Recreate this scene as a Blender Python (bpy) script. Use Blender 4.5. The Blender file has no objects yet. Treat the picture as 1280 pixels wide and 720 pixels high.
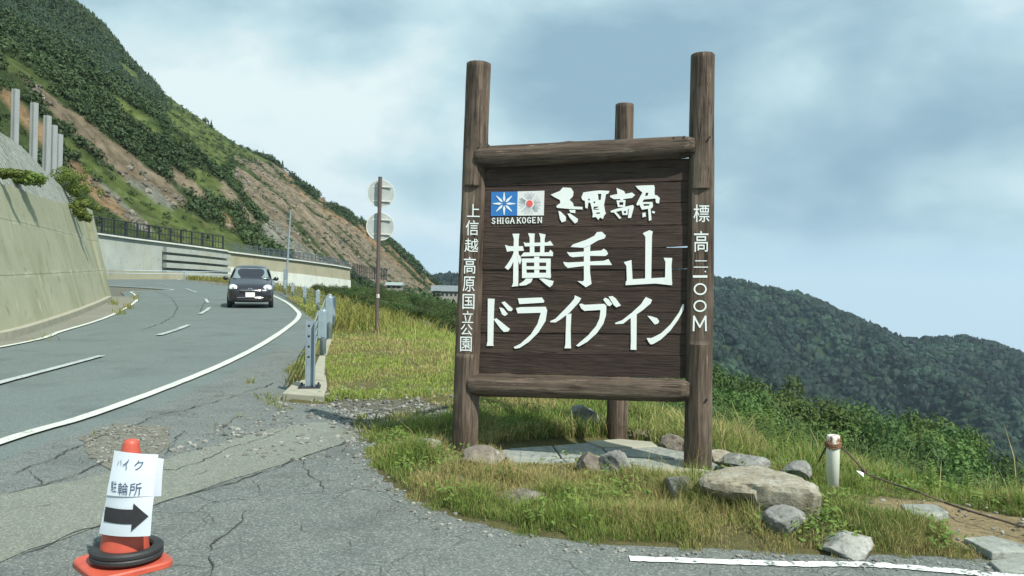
import bpy, bmesh, math, random
import numpy as np
from mathutils import Vector, Matrix, noise as mnoise
from mathutils.geometry import tessellate_polygon
random.seed(7); RNG = np.random.default_rng(7)
SC = bpy.context.scene
COL = SC.collection

# ------------------------------------------------------------------ camera
F = 1005.0; PITCH = 20/1005.0; ROLL = 0.02; CAM = Vector((0, 0, 1.55))
_fw = Vector((0, math.cos(PITCH), -math.sin(PITCH))); _u0 = Vector((0, math.sin(PITCH), math.cos(PITCH))); _r0 = Vector((1, 0, 0))
RT = _r0*math.cos(ROLL) + _u0*math.sin(ROLL); UP = _u0*math.cos(ROLL) - _r0*math.sin(ROLL); FW = _fw
cam_data = bpy.data.cameras.new('camera'); cam = bpy.data.objects.new('camera', cam_data); COL.objects.link(cam)
M4 = Matrix((RT, UP, -FW)).transposed().to_4x4(); M4.translation = CAM
cam.matrix_world = M4
cam_data.sensor_width = 36; cam_data.lens = F/1280*36; cam_data.clip_start = 0.05; cam_data.clip_end = 12000
SC.camera = cam

# ------------------------------------------------------------------ sun, sky, exposure
SUN_AZ = Vector((0.66, -0.75)).normalized(); SUN_EL = math.radians(50)
sun_dir = Vector((SUN_AZ.x*math.cos(SUN_EL), SUN_AZ.y*math.cos(SUN_EL), math.sin(SUN_EL)))
sl = bpy.data.lights.new('sun', 'SUN'); sl.energy = 3.9; sl.angle = math.radians(0.9); sl.color = (1.0, 0.955, 0.87)
so = bpy.data.objects.new('sun', sl); COL.objects.link(so)
so.rotation_euler = (-sun_dir).to_track_quat('-Z', 'Y').to_euler(); so.location = (20, -20, 40)
SC.view_settings.view_transform = 'Standard'; SC.view_settings.look = 'None'
SC.view_settings.exposure = 0.58; SC.view_settings.gamma = 1.0
SC.cycles.max_bounces = 6; SC.cycles.transparent_max_bounces = 8; SC.cycles.volume_bounces = 0

W = bpy.data.worlds.new('World'); SC.world = W; W.use_nodes = True
def build_world():
    nt = W.node_tree; nt.nodes.clear(); N = nt.nodes.new; L = nt.links.new
    out = N('ShaderNodeOutputWorld'); bg = N('ShaderNodeBackground'); bg.inputs[1].default_value = 0.10
    sky = N('ShaderNodeTexSky'); sky.sky_type = 'NISHITA'; sky.sun_disc = False
    sky.sun_elevation = SUN_EL; sky.sun_rotation = math.atan2(SUN_AZ.x, SUN_AZ.y); sky.altitude = 2000; sky.dust_density = 1.5
    tc = N('ShaderNodeTexCoord'); sep = N('ShaderNodeSeparateXYZ'); L(tc.outputs['Generated'], sep.inputs[0])
    # project the view direction onto a flat cloud deck
    mx = N('ShaderNodeMath'); mx.operation = 'MAXIMUM'; L(sep.outputs['Z'], mx.inputs[0]); mx.inputs[1].default_value = 0.0
    ad = N('ShaderNodeMath'); ad.operation = 'ADD'; L(mx.outputs[0], ad.inputs[0]); ad.inputs[1].default_value = 0.22
    dx = N('ShaderNodeMath'); dx.operation = 'DIVIDE'; L(sep.outputs['X'], dx.inputs[0]); L(ad.outputs[0], dx.inputs[1])
    dy = N('ShaderNodeMath'); dy.operation = 'DIVIDE'; L(sep.outputs['Y'], dy.inputs[0]); L(ad.outputs[0], dy.inputs[1])
    cb = N('ShaderNodeCombineXYZ'); L(dx.outputs[0], cb.inputs[0]); L(dy.outputs[0], cb.inputs[1]); cb.inputs[2].default_value = 3.1
    def noise(scale, detail, rough, off=0.0, dist=0.0):
        mp = N('ShaderNodeMapping'); mp.inputs['Location'].default_value = (3.3, 6.1, 0.7) if off < 6 else (off, off*.7, off*.3); mp.inputs['Scale'].default_value = (1, 1, 1.9); L(tc.outputs['Generated'], mp.inputs[0])
        n = N('ShaderNodeTexNoise'); n.inputs['Scale'].default_value = scale; n.inputs['Detail'].default_value = detail
        n.inputs['Roughness'].default_value = rough; n.inputs['Distortion'].default_value = dist; L(mp.outputs[0], n.inputs['Vector']); return n.outputs[0]
    def ramp(src, stops):
        r = N('ShaderNodeValToRGB'); e = r.color_ramp.elements
        while len(e) < len(stops): e.new(0.5)
        for i, (p, c) in enumerate(stops): e[i].position = p; e[i].color = (*c, 1)
        L(src, r.inputs[0]); return r.outputs[0]
    shade = ramp(noise(2.6, 9, 0.52, 5.4, 0.15), [(0.36, (2.05, 3.25, 4.0)), (0.45, (2.8, 4.1, 4.75)), (0.53, (3.8, 5.2, 5.6)), (0.64, (5.6, 6.5, 6.6))])
    cover = ramp(noise(2.2, 6, 0.5, 11.7, 0.2), [(0.27, (0.15, 0.15, 0.15)), (0.40, (1, 1, 1))])
    hs = N('ShaderNodeMix'); hs.data_type = 'RGBA'; hs.blend_type = 'MULTIPLY'; hs.inputs[0].default_value = 1
    L(sky.outputs[0], hs.inputs[6]); hs.inputs[7].default_value = (1.0, 1.0, 1.0, 1)
    # the thin veil in the gaps keeps them pale
    veil = N('ShaderNodeMix'); veil.data_type = 'RGBA'; veil.inputs[0].default_value = 0.55; L(hs.outputs[2], veil.inputs[6]); veil.inputs[7].default_value = (2.5, 4.3, 5.3, 1)
    mix = N('ShaderNodeMix'); mix.data_type = 'RGBA'; L(cover, mix.inputs[0]); L(veil.outputs[2], mix.inputs[6]); L(shade, mix.inputs[7])
    low = ramp(sep.outputs['Z'], [(0.0, (.85, .85, .85)), (0.06, (0, 0, 0))]); hz = N('ShaderNodeMix'); hz.data_type = 'RGBA'; L(low, hz.inputs[0]); L(mix.outputs[2], hz.inputs[6]); hz.inputs[7].default_value = (4.9, 6.0, 6.3, 1)
    L(hz.outputs[2], bg.inputs[0]); L(bg.outputs[0], out.inputs[0])
build_world()

# ------------------------------------------------------------------ projection helpers (photo pixels of 1280x720 -> world)
def ray(px, py): return FW + RT*((px-640)/F) + UP*((360-py)/F)
def P(px, py, d): return CAM + ray(px, py)*d
def G(px, py, z=0.0):
    r = ray(px, py); t = (z-CAM.z)/r.z; return CAM + r*t
def PL(px, py, p0, n):
    r = ray(px, py); t = (p0-CAM).dot(n)/r.dot(n); return CAM + r*t
def proj(v):
    q = Vector(v)-CAM; d = q.dot(FW); return 640+F*q.dot(RT)/d, 360-F*q.dot(UP)/d, d
def proj_np(A):
    q = A-np.array(CAM); d = q@np.array(FW); return 640+F*(q@np.array(RT))/d, 360-F*(q@np.array(UP))/d, d
def g2(px, py): v = G(px, py); return (v.x, v.y)

# ------------------------------------------------------------------ noise (numpy value noise)
def _h(ix, iy, s):
    n = (ix*374761393 + iy*668265263 + s*974711) & 0xffffffff
    n = ((n ^ (n >> 13))*1274126177) & 0xffffffff
    return ((n ^ (n >> 16)) & 0xffff)/65535.0
def vn(x, y, s=0):
    x = np.asarray(x, float); y = np.asarray(y, float)
    ix = np.floor(x).astype(np.int64); iy = np.floor(y).astype(np.int64); fx = x-ix; fy = y-iy
    fx = fx*fx*(3-2*fx); fy = fy*fy*(3-2*fy)
    a = _h(ix, iy, s); b = _h(ix+1, iy, s); c = _h(ix, iy+1, s); d = _h(ix+1, iy+1, s)
    return (a*(1-fx)+b*fx)*(1-fy)+(c*(1-fx)+d*fx)*fy
def fbm(x, y, o=4, s=0, g=0.5):
    r = 0; a = 1; t = 0
    for i in range(o):
        r = r + a*vn(np.asarray(x)*2**i+17.3*i, np.asarray(y)*2**i-9.1*i, s+i); t += a; a *= g
    return r/t
def sstep(a, b, x): t = np.clip((x-a)/(b-a), 0, 1); return t*t*(3-2*t)
def inpoly(x, y, poly):
    x = np.asarray(x, float); y = np.asarray(y, float); r = np.zeros(x.shape, bool); n = len(poly)
    for i in range(n):
        x1, y1 = poly[i]; x2, y2 = poly[(i+1) % n]
        if y1 == y2: continue
        c = ((y1 > y) != (y2 > y)) & (x < (x2-x1)*(y-y1)/(y2-y1)+x1); r ^= c
    return r
def dseg(x, y, pts, closed=False):
    best = np.full(np.shape(x), 1e9); n = len(pts)
    for i in range(n if closed else n-1):
        x1, y1 = pts[i]; x2, y2 = pts[(i+1) % n]; dx = x2-x1; dy = y2-y1
        t = np.clip(((x-x1)*dx+(y-y1)*dy)/(dx*dx+dy*dy+1e-9), 0, 1)
        best = np.minimum(best, np.hypot(x-x1-t*dx, y-y1-t*dy))
    return best
def smooth_line(pts, n=8):
    pts = [Vector((p[0], p[1], 0)) for p in pts]; out = []
    for i in range(len(pts)-1):
        p0 = pts[max(i-1, 0)]; p1 = pts[i]; p2 = pts[i+1]; p3 = pts[min(i+2, len(pts)-1)]
        for k in range(n):
            t = k/n
            v = 0.5*((2*p1)+(-p0+p2)*t+(2*p0-5*p1+4*p2-p3)*t*t+(-p0+3*p1-3*p2+p3)*t**3); out.append((v.x, v.y))
    out.append((pts[-1].x, pts[-1].y)); return out

# ------------------------------------------------------------------ object helpers
def tag(o, label=None, cat=None, group=None, kind=None):
    if label: o['label'] = label
    if cat: o['category'] = cat
    if group: o['group'] = group
    if kind: o['kind'] = kind
    return o
def link(o, parent=None, mat=None):
    COL.objects.link(o)
    if parent is not None: o.parent = parent
    if mat is not None and o.data is not None and not o.data.materials: o.data.materials.append(mat)
    return o
def empty(name, loc=(0, 0, 0), rz=0.0):
    o = bpy.data.objects.new(name, None); o.location = loc; o.rotation_euler = (0, 0, rz); o.empty_display_size = 0.2; COL.objects.link(o); return o
def mesh_np(name, V, Fc, mat=None, parent=None, col=None, smooth=False):
    V = np.asarray(V, np.float32); Fc = np.asarray(Fc, np.int32); k = Fc.shape[1]
    me = bpy.data.meshes.new(name); me.vertices.add(len(V)); me.vertices.foreach_set('co', V.ravel())
    me.loops.add(Fc.size); me.loops.foreach_set('vertex_index', Fc.ravel())
    me.polygons.add(len(Fc)); me.polygons.foreach_set('loop_start', np.arange(0, Fc.size, k, dtype=np.int32))
    me.polygons.foreach_set('use_smooth', np.full(len(Fc), smooth))
    if col is not None:
        a = me.color_attributes.new('Col', 'FLOAT_COLOR', 'POINT'); c = np.ones((len(V), 4), np.float32); c[:, :3] = col; a.data.foreach_set('color', c.ravel())
    me.update(calc_edges=True); me.validate()
    return link(bpy.data.objects.new(name, me), parent, mat)
def bm_obj(name, bm, mat=None, parent=None, smooth=False, bevel=0.0, autosmooth=None):
    me = bpy.data.meshes.new(name); bmesh.ops.recalc_face_normals(bm, faces=bm.faces[:]); bm.to_mesh(me); bm.free()
    if smooth:
        for p in me.polygons: p.use_smooth = True
    o = link(bpy.data.objects.new(name, me), parent, mat)
    if bevel:
        m = o.modifiers.new('bevel', 'BEVEL'); m.width = bevel; m.segments = 2; m.limit_method = 'ANGLE'; m.angle_limit = math.radians(40)
    return o
def bx(bm, c, s, R=None):
    r = bmesh.ops.create_cube(bm, size=1); M = Matrix.Translation(Vector(c)) @ (R.to_4x4() if R else Matrix.Identity(4)) @ Matrix.Diagonal((*s, 1))
    bmesh.ops.transform(bm, matrix=M, verts=r['verts']); return r['verts']
def tube(bm, pts, r, seg=8, cap=True):
    pts = [Vector(p) for p in pts]; rings = []
    for i, p in enumerate(pts):
        t = (pts[min(i+1, len(pts)-1)]-pts[max(i-1, 0)]).normalized(); a = t.cross(Vector((0, 0, 1)))
        if a.length < 1e-3: a = Vector((1, 0, 0))
        a.normalize(); b = t.cross(a); rr = r[i] if isinstance(r, (list, tuple)) else r
        rings.append([bm.verts.new(p+(a*math.cos(2*math.pi*k/seg)+b*math.sin(2*math.pi*k/seg))*rr) for k in range(seg)])
    for A, B in zip(rings, rings[1:]):
        for k in range(seg): bm.faces.new((A[k], A[(k+1) % seg], B[(k+1) % seg], B[k]))
    if cap: bm.faces.new(rings[0][::-1]); bm.faces.new(rings[-1])
    return rings
def lathe(bm, prof, seg=32, M=Matrix.Identity(4), caps=True):
    rings = [[bm.verts.new(M @ Vector((r*math.cos(2*math.pi*k/seg), r*math.sin(2*math.pi*k/seg), z))) for k in range(seg)] for r, z in prof]
    for A, B in zip(rings, rings[1:]):
        for k in range(seg): bm.faces.new((A[k], A[(k+1) % seg], B[(k+1) % seg], B[k]))
    if caps: bm.faces.new(rings[0][::-1]); bm.faces.new(rings[-1])
def prism(bm, loops, z0, z1, M):
    """polygon (with holes) extruded between local depths z0 (back) and z1 (front); M maps (x,y,z) to world"""
    flat = [p for lp in loops for p in lp]; tris = tessellate_polygon([[Vector((x, y, 0)) for x, y in lp] for lp in loops])
    vf = [bm.verts.new(M(x, y, z1)) for x, y in flat]; vb = [bm.verts.new(M(x, y, z0)) for x, y in flat]
    for t in tris:
        try: bm.faces.new([vf[i] for i in t])
        except ValueError: pass
    k = 0
    for lp in loops:
        n = len(lp)
        for i in range(n):
            a, b = k+i, k+(i+1) % n
            bm.faces.new((vf[a], vf[b], vb[b], vb[a]))
        k += n
def text_mesh(s, size, bold=0.0, font_w=1.0):
    c = bpy.data.curves.new('t', 'FONT'); c.body = s; c.size = size; c.offset = bold; c.align_x = 'CENTER'; c.align_y = 'CENTER'; c.resolution_u = 3
    o = bpy.data.objects.new('t', c); COL.objects.link(o); dg = bpy.context.evaluated_depsgraph_get(); dg.update()
    me = bpy.data.meshes.new_from_object(o.evaluated_get(dg)); bpy.data.objects.remove(o); bpy.data.curves.remove(c); return me
def add_text(bm, s, cx, cy, w, h, z, M, bold=0.0):
    """glyphs of s fitted into a w x h box centred on cx, cy of a local plane"""
    me = text_mesh(s, 1.0, bold)
    if not len(me.vertices): return
    xs = [v.co.x for v in me.vertices]; ys = [v.co.y for v in me.vertices]
    mx, my = (max(xs)+min(xs))/2, (max(ys)+min(ys))/2; sx = w/(max(xs)-min(xs)); sy = h/max(1e-6, (max(ys)-min(ys)))
    vs = [bm.verts.new(M(cx+(v.co.x-mx)*sx, cy+(v.co.y-my)*sy, z)) for v in me.vertices]
    for p in me.polygons:
        try: bm.faces.new([vs[i] for i in p.vertices])
        except ValueError: pass
    bpy.data.meshes.remove(me)

# ------------------------------------------------------------------ materials
class NT:
    def __init__(s, name):
        s.m = bpy.data.materials.new(name); s.m.use_nodes = True; s.t = s.m.node_tree; s.t.nodes.clear()
        s.out = s.n('ShaderNodeOutputMaterial'); s.b = s.n('ShaderNodeBsdfPrincipled'); s.l(s.b.outputs[0], s.out.inputs[0])
        s.tc = s.n('ShaderNodeTexCoord'); s.geo = None
    def n(s, t): return s.t.nodes.new(t)
    def l(s, a, b): s.t.links.new(a, b)
    def vec(s, scale=(1, 1, 1), loc=(0, 0, 0), src='Object'):
        mp = s.n('ShaderNodeMapping'); mp.inputs['Scale'].default_value = scale; mp.inputs['Location'].default_value = loc; s.l(s.tc.outputs[src], mp.inputs[0]); return mp.outputs[0]
    def noise(s, scale, detail=4, rough=0.55, vec=None, dist=0.0):
        n = s.n('ShaderNodeTexNoise'); n.inputs['Scale'].default_value = scale; n.inputs['Detail'].default_value = detail
        n.inputs['Roughness'].default_value = rough; n.inputs['Distortion'].default_value = dist; s.l(vec or s.tc.outputs['Object'], n.inputs['Vector']); return n.outputs[0]
    def voro(s, scale, feat='F1', vec=None, out=0):
        n = s.n('ShaderNodeTexVoronoi'); n.feature = feat; n.inputs['Scale'].default_value = scale; s.l(vec or s.tc.outputs['Object'], n.inputs['Vector']); return n.outputs[out]
    def ramp(s, src, stops):
        r = s.n('ShaderNodeValToRGB'); e = r.color_ramp.elements
        while len(e) < len(stops): e.new(0.5)
        for i, (p, c) in enumerate(stops): e[i].position = p; e[i].color = (*(c if isinstance(c, tuple) else (c, c, c)), 1)
        s.l(src, r.inputs[0]); return r.outputs[0]
    def mix(s, f, a, b, mode='MIX'):
        m = s.n('ShaderNodeMix'); m.data_type = 'RGBA'; m.blend_type = mode
        for i, v in ((0, f), (6, a), (7, b)):
            if hasattr(v, 'links') or isinstance(v, bpy.types.NodeSocket): s.l(v, m.inputs[i])
            elif i == 0: m.inputs[0].default_value = v
            else: m.inputs[i].default_value = (*v, 1)
        return m.outputs[2]
    def math(s, op, a, b=0.0):
        m = s.n('ShaderNodeMath'); m.operation = op
        for i, v in enumerate((a, b)):
            if isinstance(v, bpy.types.NodeSocket): s.l(v, m.inputs[i])
            else: m.inputs[i].default_value = v
        return m.outputs[0]
    def attr(s, name='Col'):
        a = s.n('ShaderNodeAttribute'); a.attribute_name = name; return a.outputs[0]
    def bump(s, h, strength=0.4, dist=0.01):
        b = s.n('ShaderNodeBump'); b.inputs['Strength'].default_value = strength; b.inputs['Distance'].default_value = dist; s.l(h, b.inputs['Height']); s.l(b.outputs[0], s.b.inputs['Normal']); return b
    def set(s, col=None, rough=None, metal=None, spec=None, coat=None):
        for k, v in (('Base Color', col), ('Roughness', rough), ('Metallic', metal), ('Specular IOR Level', spec), ('Coat Weight', coat)):
            if v is None: continue
            if isinstance(v, bpy.types.NodeSocket): s.l(v, s.b.inputs[k])
            elif k == 'Base Color': s.b.inputs[k].default_value = (*v, 1)
            else: s.b.inputs[k].default_value = v
        return s.m
MAT = {}
def plain(name, c1, c2=None, scale=6, rough=0.6, metal=0.0, bump=0.15, bscale=40, stretch=(1, 1, 1), spec=0.5):
    if name in MAT: return MAT[name]
    m = NT(name); c2 = c2 or tuple(x*0.8 for x in c1); v = m.vec(stretch)
    c = m.ramp(m.noise(scale, 5, 0.6, v), [(0.3, c1), (0.7, c2)]); m.set(c, rough, metal, spec)
    if bump: m.bump(m.noise(bscale, 3, 0.6, v), bump, 0.01)
    MAT[name] = m.m; return m.m
def asphalt(name, base, light, speck, crack=False, patch=0.25):
    m = NT(name)
    big = m.noise(0.35, 4, 0.6); mid = m.noise(3.0, 6, 0.65); agg = m.voro(95, 'F1', out=0); aggc = m.voro(95, 'F1', out=1)
    c = m.ramp(big, [(0.35, base), (0.65, tuple(x*1.18 for x in base))])
    c = m.mix(m.ramp(mid, [(0.4, 0.0), (0.75, patch)]), c, light)
    cell = m.n('ShaderNodeSeparateColor'); m.l(aggc, cell.inputs[0])
    c = m.mix(m.ramp(cell.outputs[0], [(0.60, 0.0), (0.95, 0.55)]), c, speck)
    c = m.mix(m.ramp(cell.outputs[1], [(0.65, 0.0), (0.95, 0.5)]), c, tuple(x*0.5 for x in base))
    c = m.mix(m.ramp(m.noise(0.9, 6, 0.7, m.vec((1, 1, 1), (4, 9, 0))), [(0.52, 0.0), (0.68, 0.45)]), c, tuple(x*0.6 for x in base)); c = m.mix(m.ramp(m.noise(7, 6, 0.7, m.vec((1, 1, 1), (4, 2, 0))), [(0.55, 0.0), (0.7, 0.25)]), c, tuple(x*1.5 for x in base))
    h = m.math('ADD', m.math('MULTIPLY', agg, -0.6), m.math('MULTIPLY', m.noise(60, 4, 0.7), 0.8))
    if crack:
        wv = m.n('ShaderNodeVectorMath'); wv.operation = 'ADD'; nz = m.n('ShaderNodeTexNoise'); nz.inputs['Scale'].default_value = 2.2; nz.inputs['Detail'].default_value = 5; m.l(m.tc.outputs['Object'], nz.inputs['Vector'])
        sc = m.n('ShaderNodeVectorMath'); sc.operation = 'SCALE'; m.l(nz.outputs[1], sc.inputs[0]); sc.inputs['Scale'].default_value = 0.55
        m.l(m.tc.outputs['Object'], wv.inputs[0]); m.l(sc.outputs[0], wv.inputs[1])
        for s_, w_, k_ in ((1.5, 0.010, 0.8), (4.5, 0.018, 0.55)):
            e = m.voro(s_, 'DISTANCE_TO_EDGE', wv.outputs[0]); line = m.ramp(e, [(0.0, 1.0), (w_, 0.0)])
            reg = m.ramp(m.noise(0.55+s_*0.1, 3, 0.5), [(0.48, 0.0), (0.58, 1.0)])
            f = m.math('MULTIPLY', line, reg); c = m.mix(m.math('MULTIPLY', f, k_*.8), c, (0.03, 0.033, 0.03)); h = m.math('SUBTRACT', h, m.math('MULTIPLY', f, 3.0))
    m.set(c, 0.9, spec=0.25); m.bump(h, 0.55, 0.004); return m.m
def concrete(name, c1, c2, streak=True, moss=(0.16, 0.17, 0.07), scale=0.5, joints=False):
    m = NT(name); c = m.ramp(m.noise(scale, 6, 0.65), [(0.3, c1), (0.7, c2)])
    if streak:
        v = m.vec((.8, .8, 0.22)); s = m.noise(0.9, 8, 0.65, v, 0.6)
        c = m.mix(m.ramp(s, [(0.50, 0.0), (0.72, 0.55)]), c, moss)
        c = m.mix(m.ramp(m.noise(1.6, 6, 0.7, m.vec((1.5, 1.5, 0.14), (5, 2, 1))), [(0.63, 0.0), (0.70, 0.75)]), c, tuple(min(1, x*1.45) for x in c2))
        c = m.mix(m.ramp(m.noise(2.2, 8, 0.7, m.vec((1, 1, 1), (9, 2, 4))), [(0.58, 0.0), (0.66, 0.55)]), c, tuple(x*0.6 for x in c1))
    if joints:
        sx = m.n('ShaderNodeSeparateXYZ'); m.l(m.tc.outputs['Object'], sx.inputs[0]); zz = m.math('ADD', m.math('MULTIPLY', sx.outputs[2], 1/1.28), m.math('MULTIPLY', m.noise(.8, 4), .05))
        fr = m.math('FRACT', zz); ln = m.ramp(fr, [(0.0, 1.0), (0.012, 1.0), (0.022, 0.0)]); halo = m.ramp(fr, [(0.0, .9), (0.10, 0.0), (.93, 0.0), (1.0, .7)]); pat = m.ramp(m.noise(1.1, 6, .7, m.vec((1, 1, .5), (2, 8, 1))), [(.48, 0.), (.62, .75)])
        c = m.mix(m.math('MULTIPLY', halo, pat), c, tuple(min(1, x*1.5) for x in c2)); c = m.mix(m.math('MULTIPLY', ln, .7), c, tuple(x*.45 for x in c1))
    m.set(c, 0.92, spec=0.2); m.bump(m.noise(14, 6, 0.7), 0.3, 0.02); return m.m
def wood(name, c1, c2, c3, axis='Z'):
    st = {'Z': (7, 7, 0.45), 'X': (0.45, 7, 7)}[axis]; m = NT(name); v = m.vec(st)
    g = m.noise(2.0, 8, 0.65, v, 0.6); g2_ = m.noise(9.0, 5, 0.7, v)
    c = m.ramp(g, [(0.32, c1), (0.5, c2), (0.68, c3)])
    c = m.mix(m.ramp(g2_, [(0.45, 0.0), (0.7, 0.75)]), c, tuple(x*0.35 for x in c1))
    big = m.noise(1.6, 4, 0.6); c = m.mix(m.ramp(big, [(0.5, 0.0), (0.75, 0.5)]), c, tuple(min(1, x*1.25) for x in c3))
    oi = m.n('ShaderNodeObjectInfo'); br = m.n('ShaderNodeHueSaturation'); m.l(c, br.inputs['Color'])
    m.l(m.math('ADD', m.math('MULTIPLY', oi.outputs['Random'], 0.35), 0.82), br.inputs['Value']); c = br.outputs[0]
    knot = m.voro(1.6, 'F1', m.vec({'Z': (1, 1, 0.7), 'X': (0.7, 1, 1)}[axis])); c = m.mix(m.ramp(m.noise(14, 6, 0.8, m.vec({'Z': (3, 3, .25), 'X': (.25, 3, 3)}[axis], (7, 1, 2))), [(0.60, 0.0), (0.68, 0.65)]), c, tuple(min(1, x*1.9) for x in c3)); c = m.mix(m.ramp(knot, [(0.05, 0.85), (0.09, 0.0)]), c, tuple(x*0.3 for x in c1))
    sp = m.ramp(m.noise(5.5, 3, 0.5, m.vec({'Z': (4, 4, .16), 'X': (.16, 4, 4)}[axis], (3, 5, 8)), .4), [(0.485, 0.0), (0.497, 1.0), (0.503, 1.0), (0.515, 0.0)]); spm = m.math('MULTIPLY', sp, m.ramp(m.noise(1.3, 2), [(.5, 0.), (.6, .85)])); c = m.mix(spm, c, tuple(x*.2 for x in c1))
    m.set(c, 0.8, spec=0.25)
    m.bump(m.math('ADD', m.math('MULTIPLY', spm, -1.5), m.math('ADD', g, m.math('MULTIPLY', g2_, 0.9))), 0.8, 0.012); return m.m
def foliage(name, rough=0.6, trans=0.3):
    m = NT(name); c = m.attr(); oi = m.n('ShaderNodeObjectInfo'); hsv = m.n('ShaderNodeHueSaturation'); m.l(c, hsv.inputs['Color'])
    m.l(m.math('ADD', m.math('MULTIPLY', oi.outputs['Random'], 0.035), 0.482), hsv.inputs['Hue']); m.l(m.math('ADD', m.math('MULTIPLY', oi.outputs['Random'], 0.45), 0.8), hsv.inputs['Value'])
    m.set(hsv.outputs[0], rough, spec=0.25)
    if trans:
        t = m.n('ShaderNodeBsdfTranslucent'); m.l(hsv.outputs[0], t.inputs[0]); mx = m.n('ShaderNodeMixShader'); mx.inputs[0].default_value = trans
        m.l(m.b.outputs[0], mx.inputs[1]); m.l(t.outputs[0], mx.inputs[2]); m.l(mx.outputs[0], m.out.inputs[0])
    return m.m
def rockmat(name, c1, c2, c3, scale=5.0):
    m = NT(name); n1 = m.noise(scale, 7, 0.65); n2 = m.noise(scale*5, 5, 0.7)
    c = m.ramp(n1, [(0.3, c1), (0.52, c2), (0.72, c3)]); c = m.mix(m.ramp(n2, [(0.5, 0.0), (0.66, 0.6)]), c, tuple(x*0.45 for x in c1))
    c = m.mix(m.ramp(m.noise(scale*2.3, 5, 0.7, m.vec((1, 1, 1), (3, 3, 3))), [(0.6, 0.0), (0.68, 0.6)]), c, (0.42, 0.43, 0.38))
    m.set(c, 0.93, spec=0.2); m.bump(m.math('ADD', n1, m.math('MULTIPLY', n2, 0.5)), 0.8, 0.03); return m.m

m_road = asphalt('road_asphalt', (0.115, 0.145, 0.140), (0.16, 0.185, 0.17), (0.22, 0.25, 0.235), False, 0.35)
m_lot = asphalt('worn_asphalt', (0.112, 0.128, 0.122), (0.18, 0.195, 0.175), (0.30, 0.33, 0.31), True, 0.5)
m_pale = asphalt('pale_asphalt', (0.160, 0.176, 0.150), (0.20, 0.215, 0.18), (0.31, 0.34, 0.28), False, 0.5)
m_wallc = concrete('stained_concrete', (0.26, 0.275, 0.185), (0.36, 0.365, 0.26), joints=True)
m_wallfar = concrete('grey_concrete', (0.26, 0.30, 0.28), (0.36, 0.40, 0.36), True, (0.24, 0.22, 0.12), 0.3)
m_wallwhite = concrete('pale_concrete', (0.50, 0.55, 0.50), (0.60, 0.63, 0.57), True, (0.33, 0.36, 0.28), 0.3)
m_beige = concrete('beige_concrete', (0.27, 0.27, 0.19), (0.34, 0.33, 0.24), True, (0.2, 0.19, 0.12), 0.3)
m_conc = concrete('footing_concrete', (0.28, 0.28, 0.22), (0.38, 0.37, 0.29), False, scale=5)
m_log = wood('weathered_log', (0.050, 0.037, 0.028), (0.106, 0.080, 0.060), (0.215, 0.172, 0.130), 'Z')
m_beam = wood('weathered_beam', (0.046, 0.034, 0.026), (0.096, 0.073, 0.055), (0.205, 0.168, 0.128), 'X')
m_plank = wood('painted_plank', (0.048, 0.034, 0.028), (0.059, 0.042, 0.034), (0.078, 0.056, 0.044), 'X')
m_facet = wood('planed_wood', (0.060, 0.043, 0.034), (0.090, 0.066, 0.050), (0.14, 0.11, 0.085), 'Z')
m_steel = plain('galvanised_steel', (0.25, 0.33, 0.38), (0.34, 0.42, 0.46), 5, 0.45, 0.35, 0.1, 30)
m_dark = plain('dark_steel', (0.03, 0.035, 0.045), (0.05, 0.055, 0.065), 3, 0.5, 0.5)
m_black = plain('black_rubber', (0.018, 0.02, 0.022), (0.03, 0.033, 0.035), 8, 0.55)
m_foliage = foliage('leaves'); m_grass = foliage('grass_blades', 0.7, 0.35)
m_bark = plain('bark', (0.07, 0.055, 0.04), (0.12, 0.10, 0.08), 8, 0.9, 0, 0.5, 20)

def linepaint(name, c, wear=0.62, rep=(0.11, 0.13, 0.125), sc=22):
    m = NT(name); n = m.noise(sc, 7, 0.75); big = m.noise(1.1, 3, 0.5)
    f = m.math('ADD', n, m.math('MULTIPLY', big, 0.25)); k = m.ramp(f, [(wear, 0.0), (wear+0.07, 1.0)])
    m.set(m.mix(k, m.mix(m.ramp(m.noise(6, 5), [(0.3, 0.0), (0.8, 0.4)]), c, tuple(x*0.7 for x in c)), rep), 0.75, spec=0.3); return m.m
m_line = linepaint('road_paint', (0.56, 0.60, 0.54), 0.70)
m_dash = linepaint('worn_road_paint', (0.42, 0.47, 0.45), 0.66)
m_lotline = linepaint('bay_paint', (0.72, 0.76, 0.74), 0.665, sc=16)

HAZE = 0.00013
# ------------------------------------------------------------------ terrain
CREST = [(-160, 200), (-75, 150), (-45, 112), (-29, 86), (-18, 62), (-11.5, 45), (-8.0, 34), (-4.6, 25), (-1.55, 16.9), (0.3, 12.0), (1.65, 8.25), (2.6, 6.65), (3.4, 5.85), (5.0, 5.0), (10, 2.5), (30, -6), (120, -60)]
def crest_s(x, y):
    d = dseg(x, y, CREST); side = inpoly(x, y, CREST+[(3000, -60), (3000, 3000), (-160, 3000)]); return np.where(side, d, -d)
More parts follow.
